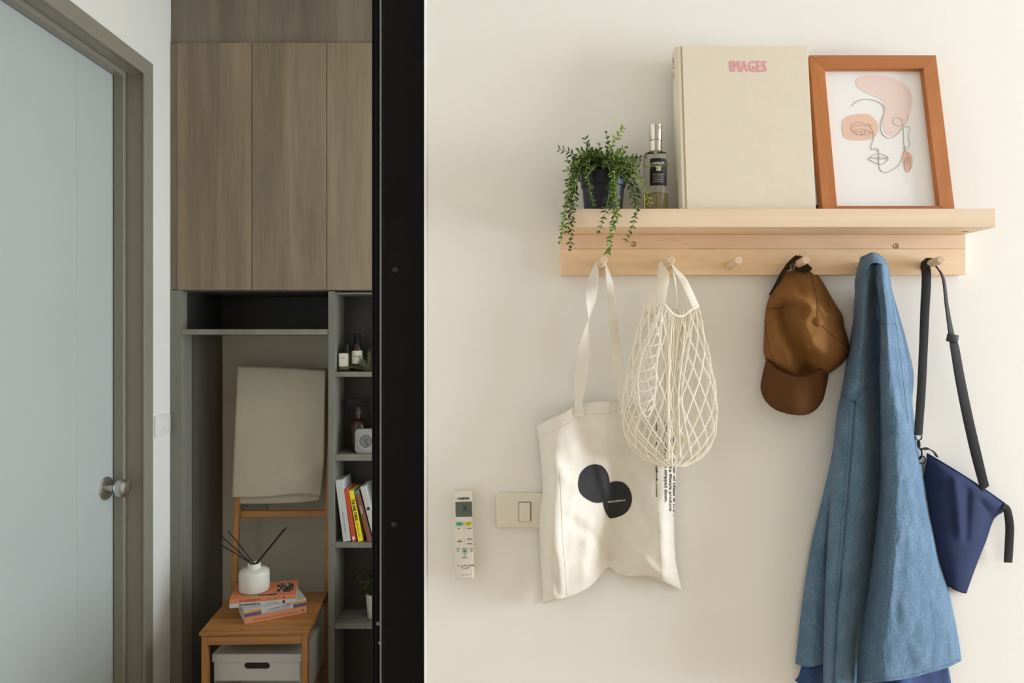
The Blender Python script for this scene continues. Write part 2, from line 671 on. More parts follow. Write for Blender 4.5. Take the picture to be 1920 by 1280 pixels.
S('floor', box((XL - .15, YB, -0.06), (XR + .15, 3.2, 0)), M['floor'], 'warm wooden floor of the room below the shelf wall', 'floor')
S('ceiling', box((XL - .15, YB, CEIL), (XR + .15, 3.2, CEIL + .06)), M['ceiling'], 'plain white ceiling above the whole room', 'ceiling')
X_END = P(795, 640, W).x
S('wall_back', box((X_END + 0.0052, W, 0), (XR + .15, W + .13, CEIL), 0.002), M['wall'], 'cream painted wall that carries the wooden coat rack')
def window_wall(name, X, y_from, y_to, z0, z1, wins, label, m):
    mb = MB()
    mb.add(box((X, y_from, 0), (X + .15, y_to, z0))).add(box((X, y_from, z1), (X + .15, y_to, CEIL)))
    y = y_from
    for a, b, _ in wins:
        mb.add(box((X, y, z0), (X + .15, a, z1)))
        y = b
    mb.add(box((X, y, z0), (X + .15, y_to, z1)))
    S(name, mb, m, label)
    for a, b, (n, lab) in wins:
        fr = MB()
        for (y0, y1, za, zb) in ((a, a + .05, z0, z1), (b - .05, b, z0, z1), (a + .05, b - .05, z0, z0 + .05), (a + .05, b - .05, z1 - .05, z1)):
            fr.add(box((X + .05, y0, za), (X + .10, y1, zb), .003))
        obj('window_%d' % n, fr, M['white_plastic'], None, False, lab, 'window', kind='structure')
window_wall('wall_right', XR, YB, W, .62, 2.62, ((-2.8, -1.2, (1, 'white framed window in the far corner of the room behind the viewer')), (-.30, .94, (2, 'white framed window at the end of the room nearest the shelf wall'))), 'side wall with two tall windows at the end of the room', M['wall_warm'])
window_wall('wall_side', XQ, W + .13, 3.2, .35, 2.30, ((1.46, 2.54, (3, 'added unseen white framed window that brightens the corridor')),), 'side wall of the space behind the shelf wall', M['wall_side'])
S('wall_front', box((XL - .15, YB - .12, 0), (XR + .15, YB, CEIL)), M['wall_warm'], 'plain wall at the back of the room behind the viewer')
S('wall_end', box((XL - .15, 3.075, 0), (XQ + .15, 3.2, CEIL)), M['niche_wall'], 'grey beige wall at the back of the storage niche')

# the left wall with its door opening
CY_ = 2.69
DJ = 2.489                       # far jamb of the door
DZ = H + 0.976                   # underside of the head
D0 = 1.66                        # near jamb
mb = MB()
mb.add(box((XL - .15, YB, 0), (XL, D0 - .012, CEIL)))
mb.add(box((XL - .15, D0 - .012, DZ + .012), (XL, DJ + .012, CEIL)))
mb.add(box((XL - .15, DJ + .012, 0), (XL, 3.2, CEIL)))
S('wall_left', mb, M['wall_side'], 'pale corridor wall around the grey door')

S('added_light_block', box((-.40, 1.95, 0), (-.33, CY_ - .002, .62), .003), M['wall_side'], 'added unseen low block that keeps window light off the storage box')  # added out of view to shade the space under the chair

# casing and stepped jamb: one sweep of a profile round the opening
def frame_sweep(prof):
    """prof: (x, grow) points; grow widens the opening outwards from the clear size"""
    mbx = MB()
    rings = []
    for x, g in prof:
        rings.append([Vector((x, D0 - g, 0)), Vector((x, D0 - g, DZ + g)), Vector((x, DJ + g, DZ + g)), Vector((x, DJ + g, 0))])
    v = [p for r in rings for p in r]
    f = []
    n = len(rings)
    for i in range(n):
        j = (i + 1) % n
        for k in range(3):
            f.append((i * 4 + k, i * 4 + k + 1, j * 4 + k + 1, j * 4 + k))
    f.append(tuple(i * 4 for i in range(n)))
    f.append(tuple(i * 4 + 3 for i in range(n - 1, -1, -1)))
    return v, f
door_frame = thing('trim_1', (XL, DJ, 0), 'taupe stepped door frame around the grey door', 'door frame', kind='structure')
obj('casing', bevel_data(frame_sweep([(-1.338, 0.0), (-1.338, 0.058), (-1.352, 0.058), (-1.352, 0.008), (-1.349, 0.0)]), .0032, 3), M['casing'], door_frame)
obj('jamb', bevel_data(frame_sweep([(-1.3515, 0.006), (-1.3515, 0.03), (-1.411, 0.03), (-1.411, 0.006)]), .0036, 3), M['casing'], door_frame)
obj('door_stop', bevel_data(frame_sweep([(-1.4105, -0.010), (-1.4105, 0.02), (-1.4475, 0.02), (-1.4475, -0.010)]), .0036, 3), M['casing'], door_frame)
obj('rebate', frame_sweep([(-1.4495, 0.004), (-1.4495, 0.02), (-1.4990, 0.02), (-1.4990, 0.004)]), M['casing'], door_frame)

door = thing('door_1', (-1.47, DJ - .01, 0), 'closed pale grey door with a round steel knob', 'door', kind='structure')
gy = 2.2745
za, zb = 0.006, DZ + 0.002
for (y0, y1) in ((D0 + .002, 1.875), (1.878, gy - .0015), (gy + .0015, DJ + .002)):
    obj('panel', box((-1.490, y0, za), (-1.4505, y1, zb), .0015), M['door'], door)
obj('core', box((-1.4895, D0 + .003, za), (-1.4525, DJ + .001, zb)), plain('door_groove_paint', (205, 210, 208), .35), door)
kz = H - 0.524
kc = Vector((-1.4505, 2.437, kz))
mk = axis_matrix(kc, (1, 0, 0))
knob = obj('door_knob', MB().add(lathe([(0.0, -.001), (.013, 0), (.013, .03), (.020, .034), (.029, .046), (.0325, .058), (.031, .071), (.024, .079), (.010, .0815), (.0, .0815)], 32), mk), M['steel'], door, True)
obj('rose', MB().add(lathe([(0, -.0005), (.041, 0), (.0415, .003), (.039, .007), (.020, .011), (.0, .011)], 36), mk), M['steel'], knob, True)

# black sliding-door jamb at the end of the shelf wall
jam = thing('door_2', (X_END - .04, W + .05, 0), 'tall black metal sliding door jamb at the end of the shelf wall', 'door frame', kind='structure')
xb = lambda px, Y: (px - 960) * Y / F
ya = W + .006
obj('face_panel', box((xb(717, ya), ya, 0), (X_END, ya + .03, CEIL), .003), M['black'], jam)
obj('edge_highlight_strip', box((xb(711.5, ya + .004), ya + .004, 0), (xb(716.3, ya + .004), ya + .03, CEIL), .002), M['alu'], jam)  # aluminium edge with its highlight put into the grey colour
obj('track', box((xb(703.5, ya + .03), ya + .03, 0), (xb(711, ya + .03), ya + .10, CEIL), .002), M['black'], jam)
obj('track', box((xb(697.0, ya + .045), ya + .045, 0), (xb(703, ya + .045), ya + .13, CEIL), .002), M['black'], jam)
obj('core', box((xb(706, ya + .05), ya + .031, 0), (X_END - .001, ya + .13, CEIL)), M['black'], jam)
for px, py in ((741, 506), (739, 983)):
    p = P(px, py, ya)
    s = obj('screw', MB().add(lathe([(0, -.0012), (.0052, -.001), (.005, .001), (.003, .0022), (0, .0026)], 18), axis_matrix(p, (0, -1, 0))), M['black_screw'], jam, True)
for px, py in ((709, 1169), (713, 1205)):
    p = P(px, py, ya + .029 if px < 711 else ya + .0035)
    obj('screw', MB().add(lathe([(0, -.001), (.0036, -.001), (.0034, .0006), (.002, .0012), (0, .0012)], 14), axis_matrix(p, (0, -1, 0))), M['alu'], jam, True)

obj('wall_edge_strip', box((X_END + .0003, W - .0022, 0), (X_END + .0050, W + .02, CEIL), .0008), plain('white_wall_edge', (250, 250, 248), .45), None, False, 'thin white strip where the shelf wall meets the black jamb', 'trim', kind='structure')  # added strip, whiter than the wall, along its end edge

# light switch on the corridor wall, running in behind the cabinet edge
sw = thing('light_switch', (XL, 2.63, H - .33), 'white light switch between the door frame and the cabinet', 'light switch', kind=None)
zt, zl = H + (640 - 779) * 2.60 / F, H + (640 - 818) * 2.60 / F
pl_ = MB().add(prism(round_rect(2.572, 2.684, zl, zt, .008), 0, .008), Matrix(((0, -1, 0, XL + .008), (1, 0, 0, 0), (0, 0, 1, 0), (0, 0, 0, 1))))
obj('plate', bevel_data(pl_.data(), .002), M['white_plastic'], sw, True)
obj('rocker', box((XL + .008, 2.636, zl + .018), (XL + .0115, 2.662, zt - .018), .001), M['white_plastic'], sw)

# ================================================================== built-in cabinetry at the end of the corridor
CY = 2.69
cx = lambda px: (px - 960) * CY / F
cz = lambda py: H + (640 - py) * CY / F
xd = [cx(332), cx(472.3), cx(612.5), cx(752.7)]
XC1 = cx(760)                     # the cabinetry runs on behind the black jamb
obj('cabinet_fascia', box((XL + .0005, CY + .012, cz(79.5)), (XC1, CY + .03, CEIL - .001)), M['lam_dark'], None, False, 'dark laminate fascia panel between the wall cabinet and the ceiling', 'panel')
fil = obj('filler_strip', box((XL + .0005, CY + .008, cz(543)), (xd[0] - .002, 3.07, cz(80)), .001), M['lam_dark'], None, False, 'narrow laminate filler strip between wall cabinet and corridor wall', 'filler strip')
cab = thing('wall_cabinet', ((xd[0] + xd[3]) / 2, 2.88, cz(543)), 'brown wood laminate wall cabinet with three tall handleless doors', 'cabinet')
obj('body', box((xd[0], CY + .0205, cz(545.5)), (xd[3], 3.07, cz(80))), M['lam_side'], cab)
for k in range(3):
    obj('door', box((xd[k] + .0012, CY, cz(543.5)), (xd[k + 1] - .0012, CY + .019, cz(80)), .0012), M['lam'], cab)

XN0, XN1 = cx(339.5), cx(614.5)
nic = thing('storage_niche', ((XN0 + XN1) / 2, 2.88, 0), 'tall grey laminate niche with one thin shelf below the wall cabinet', 'storage niche')
obj('side_panel', box((XL + .0005, CY + .004, 0), (XN0, 3.07, cz(543) - .002), .001), M['lam_grey'], nic)
obj('shelf_board', box((XN0 + .0005, CY + .003, cz(627)), (XN1 - .0005, 3.065, cz(617)), .001), M['lam_grey'], nic)
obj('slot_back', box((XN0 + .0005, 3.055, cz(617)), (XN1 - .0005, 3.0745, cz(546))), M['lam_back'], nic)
obj('side_shade_sheet', box((XN0 - .0005, CY + .09, 0), (XN0 + .002, 3.068, cz(627) - .001)), M['lam_side'], nic)  # dark sheet painting the shade deeper along the niche side
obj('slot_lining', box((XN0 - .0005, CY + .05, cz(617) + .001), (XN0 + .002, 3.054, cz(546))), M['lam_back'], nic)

XT0, XT1 = cx(615), XC1
TB = 2.845
tow = thing('shelf_tower', ((XT0 + XT1) / 2, 2.77, 0), 'narrow grey open shelf tower beside the black door jamb', 'shelf')
obj('side_panel', box((XT0, CY + .002, 0), (cx(627), 3.07, cz(545.5) - .001), .001), M['lam_grey'], tow)
obj('side_panel', box((XT1 - .02, CY + .002, 0), (XT1, 3.07, cz(545.5) - .001), .001), M['lam_grey'], tow)
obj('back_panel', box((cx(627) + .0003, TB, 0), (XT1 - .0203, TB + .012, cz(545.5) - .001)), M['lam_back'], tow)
TS = []
for t, b_ in ((548, 551), (697, 706.5), (852, 864), (1017, 1027.5), (1170, 1180), (1330, 1340)):
    obj('shelf_board', box((cx(627) + .0005, CY + .006, cz(b_)), (XT1 - .0205, TB - .0005, cz(t)), .001), M['lam_grey'], tow)
    TS.append(cz(t))
# socket low on the wall at the back of the niche
so = thing('wall_socket', (xb(470, 3.07), 3.07, H - .75), 'grey wall socket behind the bamboo chair rail', 'wall socket')
a_, b_ = P(447, 962, 3.06), P(500, 930, 3.06)
obj('plate', bevel_data(prism(round_rect(a_.x, b_.x, a_.z, b_.z, .006), 3.063, 3.0745), .0015), plain('socket_plastic', (168, 166, 158), .4), so, True)
for px, py in ((452, 951), (457, 946), (463, 949), (457, 954)):
    p = P(px, py, 3.0625)
    obj('socket_hole', MB().add(lathe([(0, -.0003), (.0035, -.0003), (.0035, .0005), (0, .0005)], 10), axis_matrix(p, (0, -1, 0))), M['dark_plastic'], so)
# ================================================================== bamboo chair with a towel rail back
M['bamboo'] = wood('bamboo_lengthwise', (164, 110, 58), (198, 143, 84), axis=2, stretch=18, scale=26, rough=0.42)
M['bamboo_x'] = wood('bamboo_crosswise', (158, 104, 54), (192, 137, 80), axis=0, stretch=18, scale=26, rough=0.42)
CH0 = Vector((-0.926, 2.45, 0))
chair = thing('bamboo_chair', CH0, 'bamboo chair with a tall open towel rail back, standing in the niche', 'chair')
def chp(x, y, z):
    """chair coordinates: x across, y towards the back, z up"""
    a = R(2.0)
    x += -0.06 * y
    return Vector((CH0.x + x * math.cos(a) - y * math.sin(a), CH0.y + x * math.sin(a) + y * math.cos(a), z))
def chbar(p, q, wx, wy):
    """square bar between two chair points"""
    v = []
    for c in (p, q):
        for sx, sy in ((-1, -1), (1, -1), (1, 1), (-1, 1)):
            v.append(chp(c[0] + sx * wx / 2, c[1] + sy * wy / 2, c[2]))
    f = [(3, 2, 1, 0), (4, 5, 6, 7), (0, 1, 5, 4), (1, 2, 6, 5), (2, 3, 7, 6), (3, 0, 4, 7)]
    return bevel_data((v, f), .002, 1)
def chrail(p, q, wy, wz):
    v = []
    for c in (p, q):
        for sy, sz in ((-1, -1), (1, -1), (1, 1), (-1, 1)):
            v.append(chp(c[0], c[1] + sy * wy / 2, c[2] + sz * wz / 2))
    f = [(3, 2, 1, 0), (4, 5, 6, 7), (0, 1, 5, 4), (1, 2, 6, 5), (2, 3, 7, 6), (3, 0, 4, 7)]
    return bevel_data((v, f), .002, 1)
SZ = H - 1.0413
v = [chp(-.195, 0, SZ - .014), chp(.195, 0, SZ - .014), chp(.196, .392, SZ - .014), chp(-.196, .392, SZ - .014)]
v += [p + Vector((0, 0, .014)) for p in v]
obj('seat', bevel_data((v, [(3, 2, 1, 0), (4, 5, 6, 7), (0, 1, 5, 4), (1, 2, 6, 5), (2, 3, 7, 6), (3, 0, 4, 7)]), .003), M['bamboo_x'], chair)
for s in (-1, 1):
    obj('front_leg', chbar((s * .178, .022, 0), (s * .178, .022, SZ - .0145), .022, .03), M['bamboo'], chair)
    pb = [(s * .172, .372, SZ - .30), (s * .172, .375, SZ + .02), (s * .170, .49, H - .113)]
    obj('rear_leg', chbar((s * .191, .405, 0), (s * .191, .405, SZ + .05), .022, .024), M['bamboo'], chair)
    obj('back_post', chbar((s * .191, .4025, SZ + .045), (s * .190, .506, H - .111), .022, .024), M['bamboo'], chair)
    obj('side_rail', chrail((s * .178, .215, SZ - .034), (s * .1785, .2151, SZ - .034), .35, .035), M['bamboo'], chair)
    obj('side_stretcher', chrail((s * .178, .215, SZ - .30), (s * .1785, .2151, SZ - .30), .35, .02), M['bamboo'], chair)
obj('apron', chrail((-.167, .016, SZ - .033), (.167, .016, SZ - .033), .018, .034), M['bamboo_x'], chair)
obj('rear_apron', chrail((-.180, .40, SZ - .033), (.180, .40, SZ - .033), .018, .034), M['bamboo_x'], chair)
obj('back_rail', chrail((-.180, .447, H - .730), (.180, .447, H - .730), .016, .028), M['bamboo_x'], chair)
obj('top_rail', chrail((-.179, .499, H - .128), (.179, .499, H - .128), .018, .022), M['bamboo_x'], chair)

# ------------------------------------------------------------------ towel over the top rail
M['towel'] = fabric('waffle_towel', (199, 192, 172), (206, 199, 180), mottle=120, weave=600, bump=0.25)
def tow_pt(px, py, Y):
    return P(px, py, Y)
TR_ = chp(0, .499, 0).y
def towel_grid(rows, dy, seed):
    out = []
    sp = [spline([Vector(p) for p in r], 8) for r in rows]
    cols = [spline([sp[j][i] for j in range(len(sp))], 6) for i in range(len(sp[0]))]
    for j in range(len(cols[0])):
        r = []
        for i in range(len(cols)):
            q = cols[i][j]
            wob = 0.004 * noise.noise(Vector((q[0] * .035 + seed, q[1] * .018, 0)))
            r.append(P(q[0], q[1], q[2] + dy + wob))
        out.append(r)
    return out
towel = thing('towel', chp(0, .47, H - .7), 'beige towel folded over the bamboo chair rail', 'towel')
T0 = TR_ - .031
rows = [[(447, 699, TR_ + .03), (500, 699, TR_ + .03), (560, 701, TR_ + .03), (609, 703, TR_ + .03)],
        [(446, 689, TR_ + .012), (500, 689.5, TR_ + .012), (560, 692, TR_ + .012), (609, 694, TR_ + .012)],
        [(445, 689.5, TR_ - .006), (500, 690, TR_ - .006), (560, 693, TR_ - .006), (609.5, 695, TR_ - .006)],
        [(444.5, 694, T0 + .008), (500, 695, T0 + .006), (560, 698, T0 + .006), (610, 701, T0 + .008)],
        [(442, 760, T0 - .028), (500, 760, T0 - .034), (560, 760, T0 - .030), (609, 762, T0 - .022)],
        [(438, 850, T0 - .045), (500, 850, T0 - .055), (560, 850, T0 - .052), (608, 850, T0 - .034)],
        [(436, 905, T0 - .055), (500, 905, T0 - .068), (562, 890, T0 - .074), (606, 888, T0 - .040)],
        [(435, 932, T0 - .058), (500, 931, T0 - .068), (562, 926, T0 - .066), (601, 930, T0 - .045)]]
obj('front_fold', shell(towel_grid(rows, 0, 0), .006), M['towel'], towel, True, angle=0)
rows2 = [[(447, 705, T0 + .003), (500, 705, T0 + .003), (560, 705, T0 + .003), (606, 707, T0 + .003)],
         [(444, 800, T0 - .018), (500, 800, T0 - .024), (560, 800, T0 - .022), (604, 800, T0 - .014)],
         [(441, 900, T0 - .036), (500, 900, T0 - .046), (560, 900, T0 - .044), (601, 900, T0 - .026)],
         [(444, 944, T0 - .042), (500, 944, T0 - .050), (560, 942, T0 - .046), (598, 937, T0 - .034)]]
obj('under_fold', shell(towel_grid(rows2, 0.004, 5), .006), M['towel'], towel, True, angle=0)

# ------------------------------------------------------------------ storage box under the seat
M['card'] = plain('white_board', (206, 206, 202), 0.6, var=0.01)
BY = 2.50
bx0, bx1 = (401 - 960) * BY / F, (562 - 960) * BY / F
lz1, lz0 = H + (640 - 1225.5) * BY / F, H + (640 - 1240.5) * BY / F
sb = thing('storage_box', ((bx0 + bx1) / 2, BY + .16, 0), 'white lidded storage box with a slot handle under the bamboo chair', 'box')
slx0, slx1 = (457.5 - 960) * BY / F, (505.5 - 960) * BY / F
slz1, slz0 = H + (640 - 1242) * BY / F, H + (640 - 1254.5) * BY / F
hole = round_rect(slx0, slx1, slz0, slz1, (slz1 - slz0) / 2 - .0005, 6)
outer = [(bx1, lz0 + .006), (bx0, lz0 + .006), (bx0, .001), (bx1, .001)]
def plate_with_hole(x0, x1, z0, z1, hl, y0, y1):
    """front board with a slot: split into left, right, above and below pieces that share edges"""
    n = len(hl)
    xm = (x0 + x1) / 2
    v = [(x, y0, z) for x, z in hl] + [(x, y1, z) for x, z in hl]
    f = [(i, (i + 1) % n, (i + 1) % n + n, i + n) for i in range(n)]
    # project every hole point to the outer rectangle
    zc = sum(p[1] for p in hl) / n
    xc = sum(p[0] for p in hl) / n
    rim = []
    for x, z in hl:
        dx, dz = x - xc, z - zc
        t = min(((x1 - xc) if dx > 0 else (x0 - xc)) / dx if abs(dx) > 1e-9 else 1e9, ((z1 - zc) if dz > 0 else (z0 - zc)) / dz if abs(dz) > 1e-9 else 1e9)
        rim.append((xc + dx * t, zc + dz * t))
    o = len(v)
    v += [(x, y0, z) for x, z in rim] + [(x, y1, z) for x, z in rim]
    for i in range(n):
        j = (i + 1) % n
        f.append((i, j, o + j, o + i))
        f.append((i + n, j + n, o + n + j, o + n + i))
    def corner(pt, pa, pb, yy):
        k = len(v)
        v.extend([(pt[0], yy, pt[1]), (pa[0], yy, pa[1]), (pb[0], yy, pb[1])])
        f.append((k, k + 1, k + 2))
    for i in range(n):
        a, b = rim[i], rim[(i + 1) % n]
        if abs(a[0] - b[0]) > 1e-7 and abs(a[1] - b[1]) > 1e-7:
            ptx = x1 if max(a[0], b[0]) > x1 - 1e-6 else x0
            ptz = z1 if max(a[1], b[1]) > z1 - 1e-6 else z0
            for yy in (y0, y1):
                corner((ptx, ptz), a, b, yy)
    return v, f
obj('front_board', plate_with_hole(bx0, bx1, .001, lz0 + .006, hole, BY + .002, BY + .005), M['card'], sb)
mb = MB()
mb.add(box((bx0, BY + .0052, .001), (bx0 + .003, BY + .25, lz0 + .006))).add(box((bx1 - .003, BY + .0052, .001), (bx1, BY + .25, lz0 + .006)))
mb.add(box((bx0 + .003, BY + .247, .001), (bx1 - .003, BY + .25, lz0 + .006))).add(box((bx0 + .003, BY + .0052, .001), (bx1 - .003, BY + .247, .004)))
obj('body', mb, M['card'], sb)
e = .0055
mb = MB()
mb.add(box((bx0 - e, BY - .002, lz1 - .003), (bx1 + e, BY + .254, lz1), .001))
mb.add(box((bx0 - e, BY - .002, lz0), (bx1 + e, BY + .001, lz1 - .0028), .0005)).add(box((bx0 - e, BY + .251, lz0), (bx1 + e, BY + .254, lz1 - .0028)))
mb.add(box((bx0 - e, BY + .001, lz0), (bx0 - e + .003, BY + .251, lz1 - .0028))).add(box((bx1 + e - .003, BY + .001, lz0), (bx1 + e, BY + .251, lz1 - .0028)))
obj('lid', mb, M['card'], sb)
obj('slot_dark_plate', bevel_data(MB().add(prism([(x + (x - (slx0 + slx1) / 2) * .03, z) for x, z in hole], BY + .010, BY + .012)).data(), .0003, 1), M['dark_plastic'], sb)  # dark plate painting the shaded inside behind the slot

# ------------------------------------------------------------------ books
M['pages'] = plain('book_pages', (226, 219, 200), 0.9, var=0.06, scale=400)
M['orange'] = plain('orange_cover', (214, 132, 94), 0.45, var=0.02)
M['peach'] = plain('peach_cover', (220, 148, 108), 0.45, var=0.02)
M['white_cover'] = plain('white_cover', (196, 196, 194), 0.4, var=0.02)
M['ink'] = plain('black_ink', (34, 32, 31), 0.6)
M['ink_red'] = plain('rust_ink', (176, 70, 36), 0.6)
M['ink_grey'] = plain('grey_ink', (120, 124, 136), 0.6)
M['ink_white'] = plain('white_ink', (238, 236, 228), 0.6)
M['purple'] = plain('purple_stripe', (112, 78, 116), 0.5)
M['olive'] = plain('olive_stripe', (196, 186, 90), 0.5)
M['amber_stripe'] = plain('amber_stripe', (222, 140, 60), 0.5)

def lying_book(o, ang, length, depth, th, mcov, label, group, name='book'):
    """book lying flat, spine towards the viewer; o is the left end of the spine at its foot"""
    t = thing(name, o, label, 'book', group)
    ca, sa = math.cos(ang), math.sin(ang)
    Mx = Matrix(((ca, -sa, 0, o[0]), (sa, ca, 0, o[1]), (0, 0, 1, o[2]), (0, 0, 0, 1)))
    c = .0012
    obj('back_cover', MB().add(box((0, 0, .0002), (length, depth, c)), Mx), mcov, t)
    fc = obj('front_cover', MB().add(box((0, 0, th - c), (length, depth, th - .0002)), Mx), mcov, t)
    sp = obj('spine', MB().add(box((0, -.001, .0002), (length, .0012, th - .0002), .0006), Mx), mcov, t)
    obj('page_block', MB().add(box((.0015, .0012, c), (length - .0015, depth - .002, th - c)), Mx), M['pages'], t)
    return t, sp, fc, Mx
def spine_marks(sp, Mx, seed, x, z, w, h, m):
    R3 = Mx.to_3x3()
    return obj('lettering', word_marks(Mx @ Vector((x, -.0014, z)), R3 @ Vector((1, 0, 0)), (0, 0, 1), w, h, seed), m, sp)
def spine_text(sp, Mx, s, x, z, w, h, m, bold=.01, th=None):
    R3 = Mx.to_3x3()
    return obj('lettering', lettering(s, Mx @ Vector((x, -.0014, z)), R3 @ Vector((1, 0, 0)), (0, 0, 1), w, h, bold), m, sp)
def spine_patch(sp, Mx, x0, x1, z0, z1, m, name='stripe'):
    return obj(name, MB().add(box((x0, -.0013, z0), (x1, -.0008, z1)), Mx), m, sp)

g = 'books stacked on the bamboo chair'
z = SZ + .0003
o1 = Vector((-.982, 2.510, z)); a1 = math.atan2(.114, .193)
t, sp, fc, Mx = lying_book(o1, a1, .224, .15, .025, M['peach'], 'peach spined book at the bottom of the stack on the bamboo chair', g)
spine_marks(sp, Mx, 1, .108, .0125, .155, .0075, M['ink_red'])
spine_patch(sp, Mx, .205, .213, .009, .016, M['ink_red'], 'emblem')
z += .0253
o2 = Vector((-.986, 2.513, z))
t, sp, fc, Mx = lying_book(o2, a1, .226, .15, .026, M['white_cover'], 'white spined book with purple and yellow stripes, second from the bottom of the stack', g)
for x0, x1 in ((.0, .060), (.176, .226)):
    spine_patch(sp, Mx, x0 + .0002, x1, .0012, .0115, M['purple'])
    spine_patch(sp, Mx, x0 + .0002, x1, .0115, .0150, M['ink_grey'])
    spine_patch(sp, Mx, x0 + .0002, x1, .0150, .0185, M['olive'])
    spine_patch(sp, Mx, x0 + .0002, x1, .0185, .0225, M['amber_stripe'])
spine_marks(sp, Mx, 2, .125, .0150, .075, .0055, M['ink'])
spine_marks(sp, Mx, 3, .120, .0075, .085, .004, M['ink_grey'])
z += .0263
o3 = Vector((-1.0487, 2.5327, z)); a2 = math.atan2(.057, .229)
t, sp, fc, Mx = lying_book(o3, a2, .236, .160, .0165, M['white_cover'], 'white spined book lying just under the top orange book', g)
spine_text(sp, Mx, 'ENTREPRENEURS', .072, .008, .075, .0075, M['ink'], .03)
spine_marks(sp, Mx, 4, .150, .008, .04, .005, M['ink_grey'])
obj('dot', MB().add(lathe([(0, -.0002), (.0052, -.0002), (.0052, .0003), (0, .0003)], 16), axis_matrix(Mx @ Vector((.192, -.0011, .008)), Mx.to_3x3() @ Vector((0, -1, 0)))), M['ink'], sp)
z += .0168
o4 = Vector((-1.0487, 2.5337, z))
t, sp, fc, Mx = lying_book(o4, a2, .236, .160, .0150, M['orange'], 'orange book with a printed cover on top of the stack, under the diffuser', g)
spine_text(sp, Mx, 'ENTREPRENEURS', .072, .007, .075, .007, M['ink_red'], .03)
spine_marks(sp, Mx, 4, .150, .007, .04, .005, M['ink_red'])
obj('dot', MB().add(lathe([(0, -.0002), (.0048, -.0002), (.0048, .0003), (0, .0003)], 16), axis_matrix(Mx @ Vector((.192, -.0011, .0072)), Mx.to_3x3() @ Vector((0, -1, 0)))), M['ink_red'], sp)
random.seed(4)
R3 = Mx.to_3x3()
mbk = MB(); mbw = MB()
for k in range(7):
    yy = .035 + k * .014
    x0 = .168 + random.uniform(-.012, .006); x1 = .222 + random.uniform(-.01, .004)
    mbk.add(box((x0, yy, .0149), (x1, yy + .0115, .0153)), Mx)
    for q in range(3):
        xx = random.uniform(x0, x1 - .012)
        mbw.add(box((xx, yy + .003, .01531), (xx + .010, yy + .007, .0155)), Mx)
mbk.add(box((.10, .012, .0149), (.165, .022, .0153)), Mx)
obj('cover_print', mbk, M['ink'], fc)
obj('cover_print', mbw, M['ink_white'], fc)
mbk = MB()
for k in range(6):
    xx = .045 + k * .02
    mbk.add(box((xx, .010 + .006 * (k % 2), .0149), (xx + .013, .022 + .006 * (k % 3), .0153)), Mx)
obj('cover_print', mbk, plain('sage_ink', (150, 160, 130), .6), fc)
z += .0151

# ------------------------------------------------------------------ reed diffuser
M['ceramic'] = plain('matt_white_ceramic', (222, 219, 208), 0.35, var=0.01)
dc = Vector((-.992, 2.628, z))
df = thing('reed_diffuser', dc, 'round white reed diffuser bottle on the stacked books', 'diffuser')
s_ = 2.63 / F
prof = [(0, .0002), (.046, .0002), (.053, .003), (.0555, .010), (.0565, .03), (.0560, .066), (.0535, .077), (.046, .083), (.030, .086), (.0245, .088), (.0240, .104), (.0225, .1055), (.0195, .1055), (.0185, .1035), (.0185, .096), (0, .096)]
obj('bottle', lathe(prof, 40, dc), M['ceramic'], df, True)
M['reed'] = plain('black_reed', (26, 23, 20), 0.7)
obj('liquid_opening', lathe([(0, .0962), (.0180, .0962), (.0180, .0966), (0, .0966)], 24, dc), M['reed'], df)
tipz = dc + Vector((0, 0, .10))
for px, py, dx, dy in ((408, 1017, -.008, .02), (416, 1005, -.006, 0), (428, 995, -.002, .03), (538, 988, .008, .01), (533, 991, .004, -.02)):
    e_ = P(px, py, 2.63 + dy)
    s0 = tipz + Vector((dx, dy * .2, 0))
    d_ = (e_ - s0).normalized()
    obj('reed', tube([dc + Vector((dx * .1, dy * .05, .02)), s0, e_], .0022, 7), M['reed'], df)

# ------------------------------------------------------------------ things in the shelf tower
M['clear'] = glass('clear_glass')
M['amber'] = glass('amber_glass', (150, 62, 18))
M['amber_solid'] = plain('amber_bottle', (52, 28, 17), 0.2, var=0.05)
M['black_gloss'] = plain('black_cap', (16, 16, 17), 0.4, spec=.25)
M['label'] = plain('paper_label', (226, 222, 208), 0.6, var=0.01)

def tz(px, py, Y):
    return P(px, py, Y)
# clear flat bottle
Y = 2.745
x0, x1 = tz(635, 0, Y).x, tz(655.5, 0, Y).x
bz = TS[1] + .0003
cb = thing('perfume_bottle', ((x0 + x1) / 2, Y, bz), 'small clear square bottle with a white label in the shelf tower', 'bottle')
zt_ = bz + .078
obj('body', box((x0, Y - .014, bz), (x1, Y + .014, zt_), .004, 3), M['clear'], cb, True)
obj('liquid', box((x0 + .003, Y - .011, bz + .006), (x1 - .003, Y + .011, zt_ - .012), .003, 2), plain('pale_perfume', (150, 140, 110), .2), cb, True)
lb = obj('paper_label', box((x0 + .005, Y - .0150, bz + .020), (x1 - .003, Y - .0143, zt_ - .006)), M['label'], cb)
obj('lettering', word_marks((((x0 + x1) / 2, Y - .0153, bz + .055)), (1, 0, 0), (0, 0, 1), .018, .005, 5), M['ink'], lb)
obj('cap', lathe([(0, 0), (.0115, 0), (.0115, .030), (.010, .032), (0, .032)], 20, (tz(650, 0, Y).x, Y, zt_)), M['black_gloss'], cb, True)
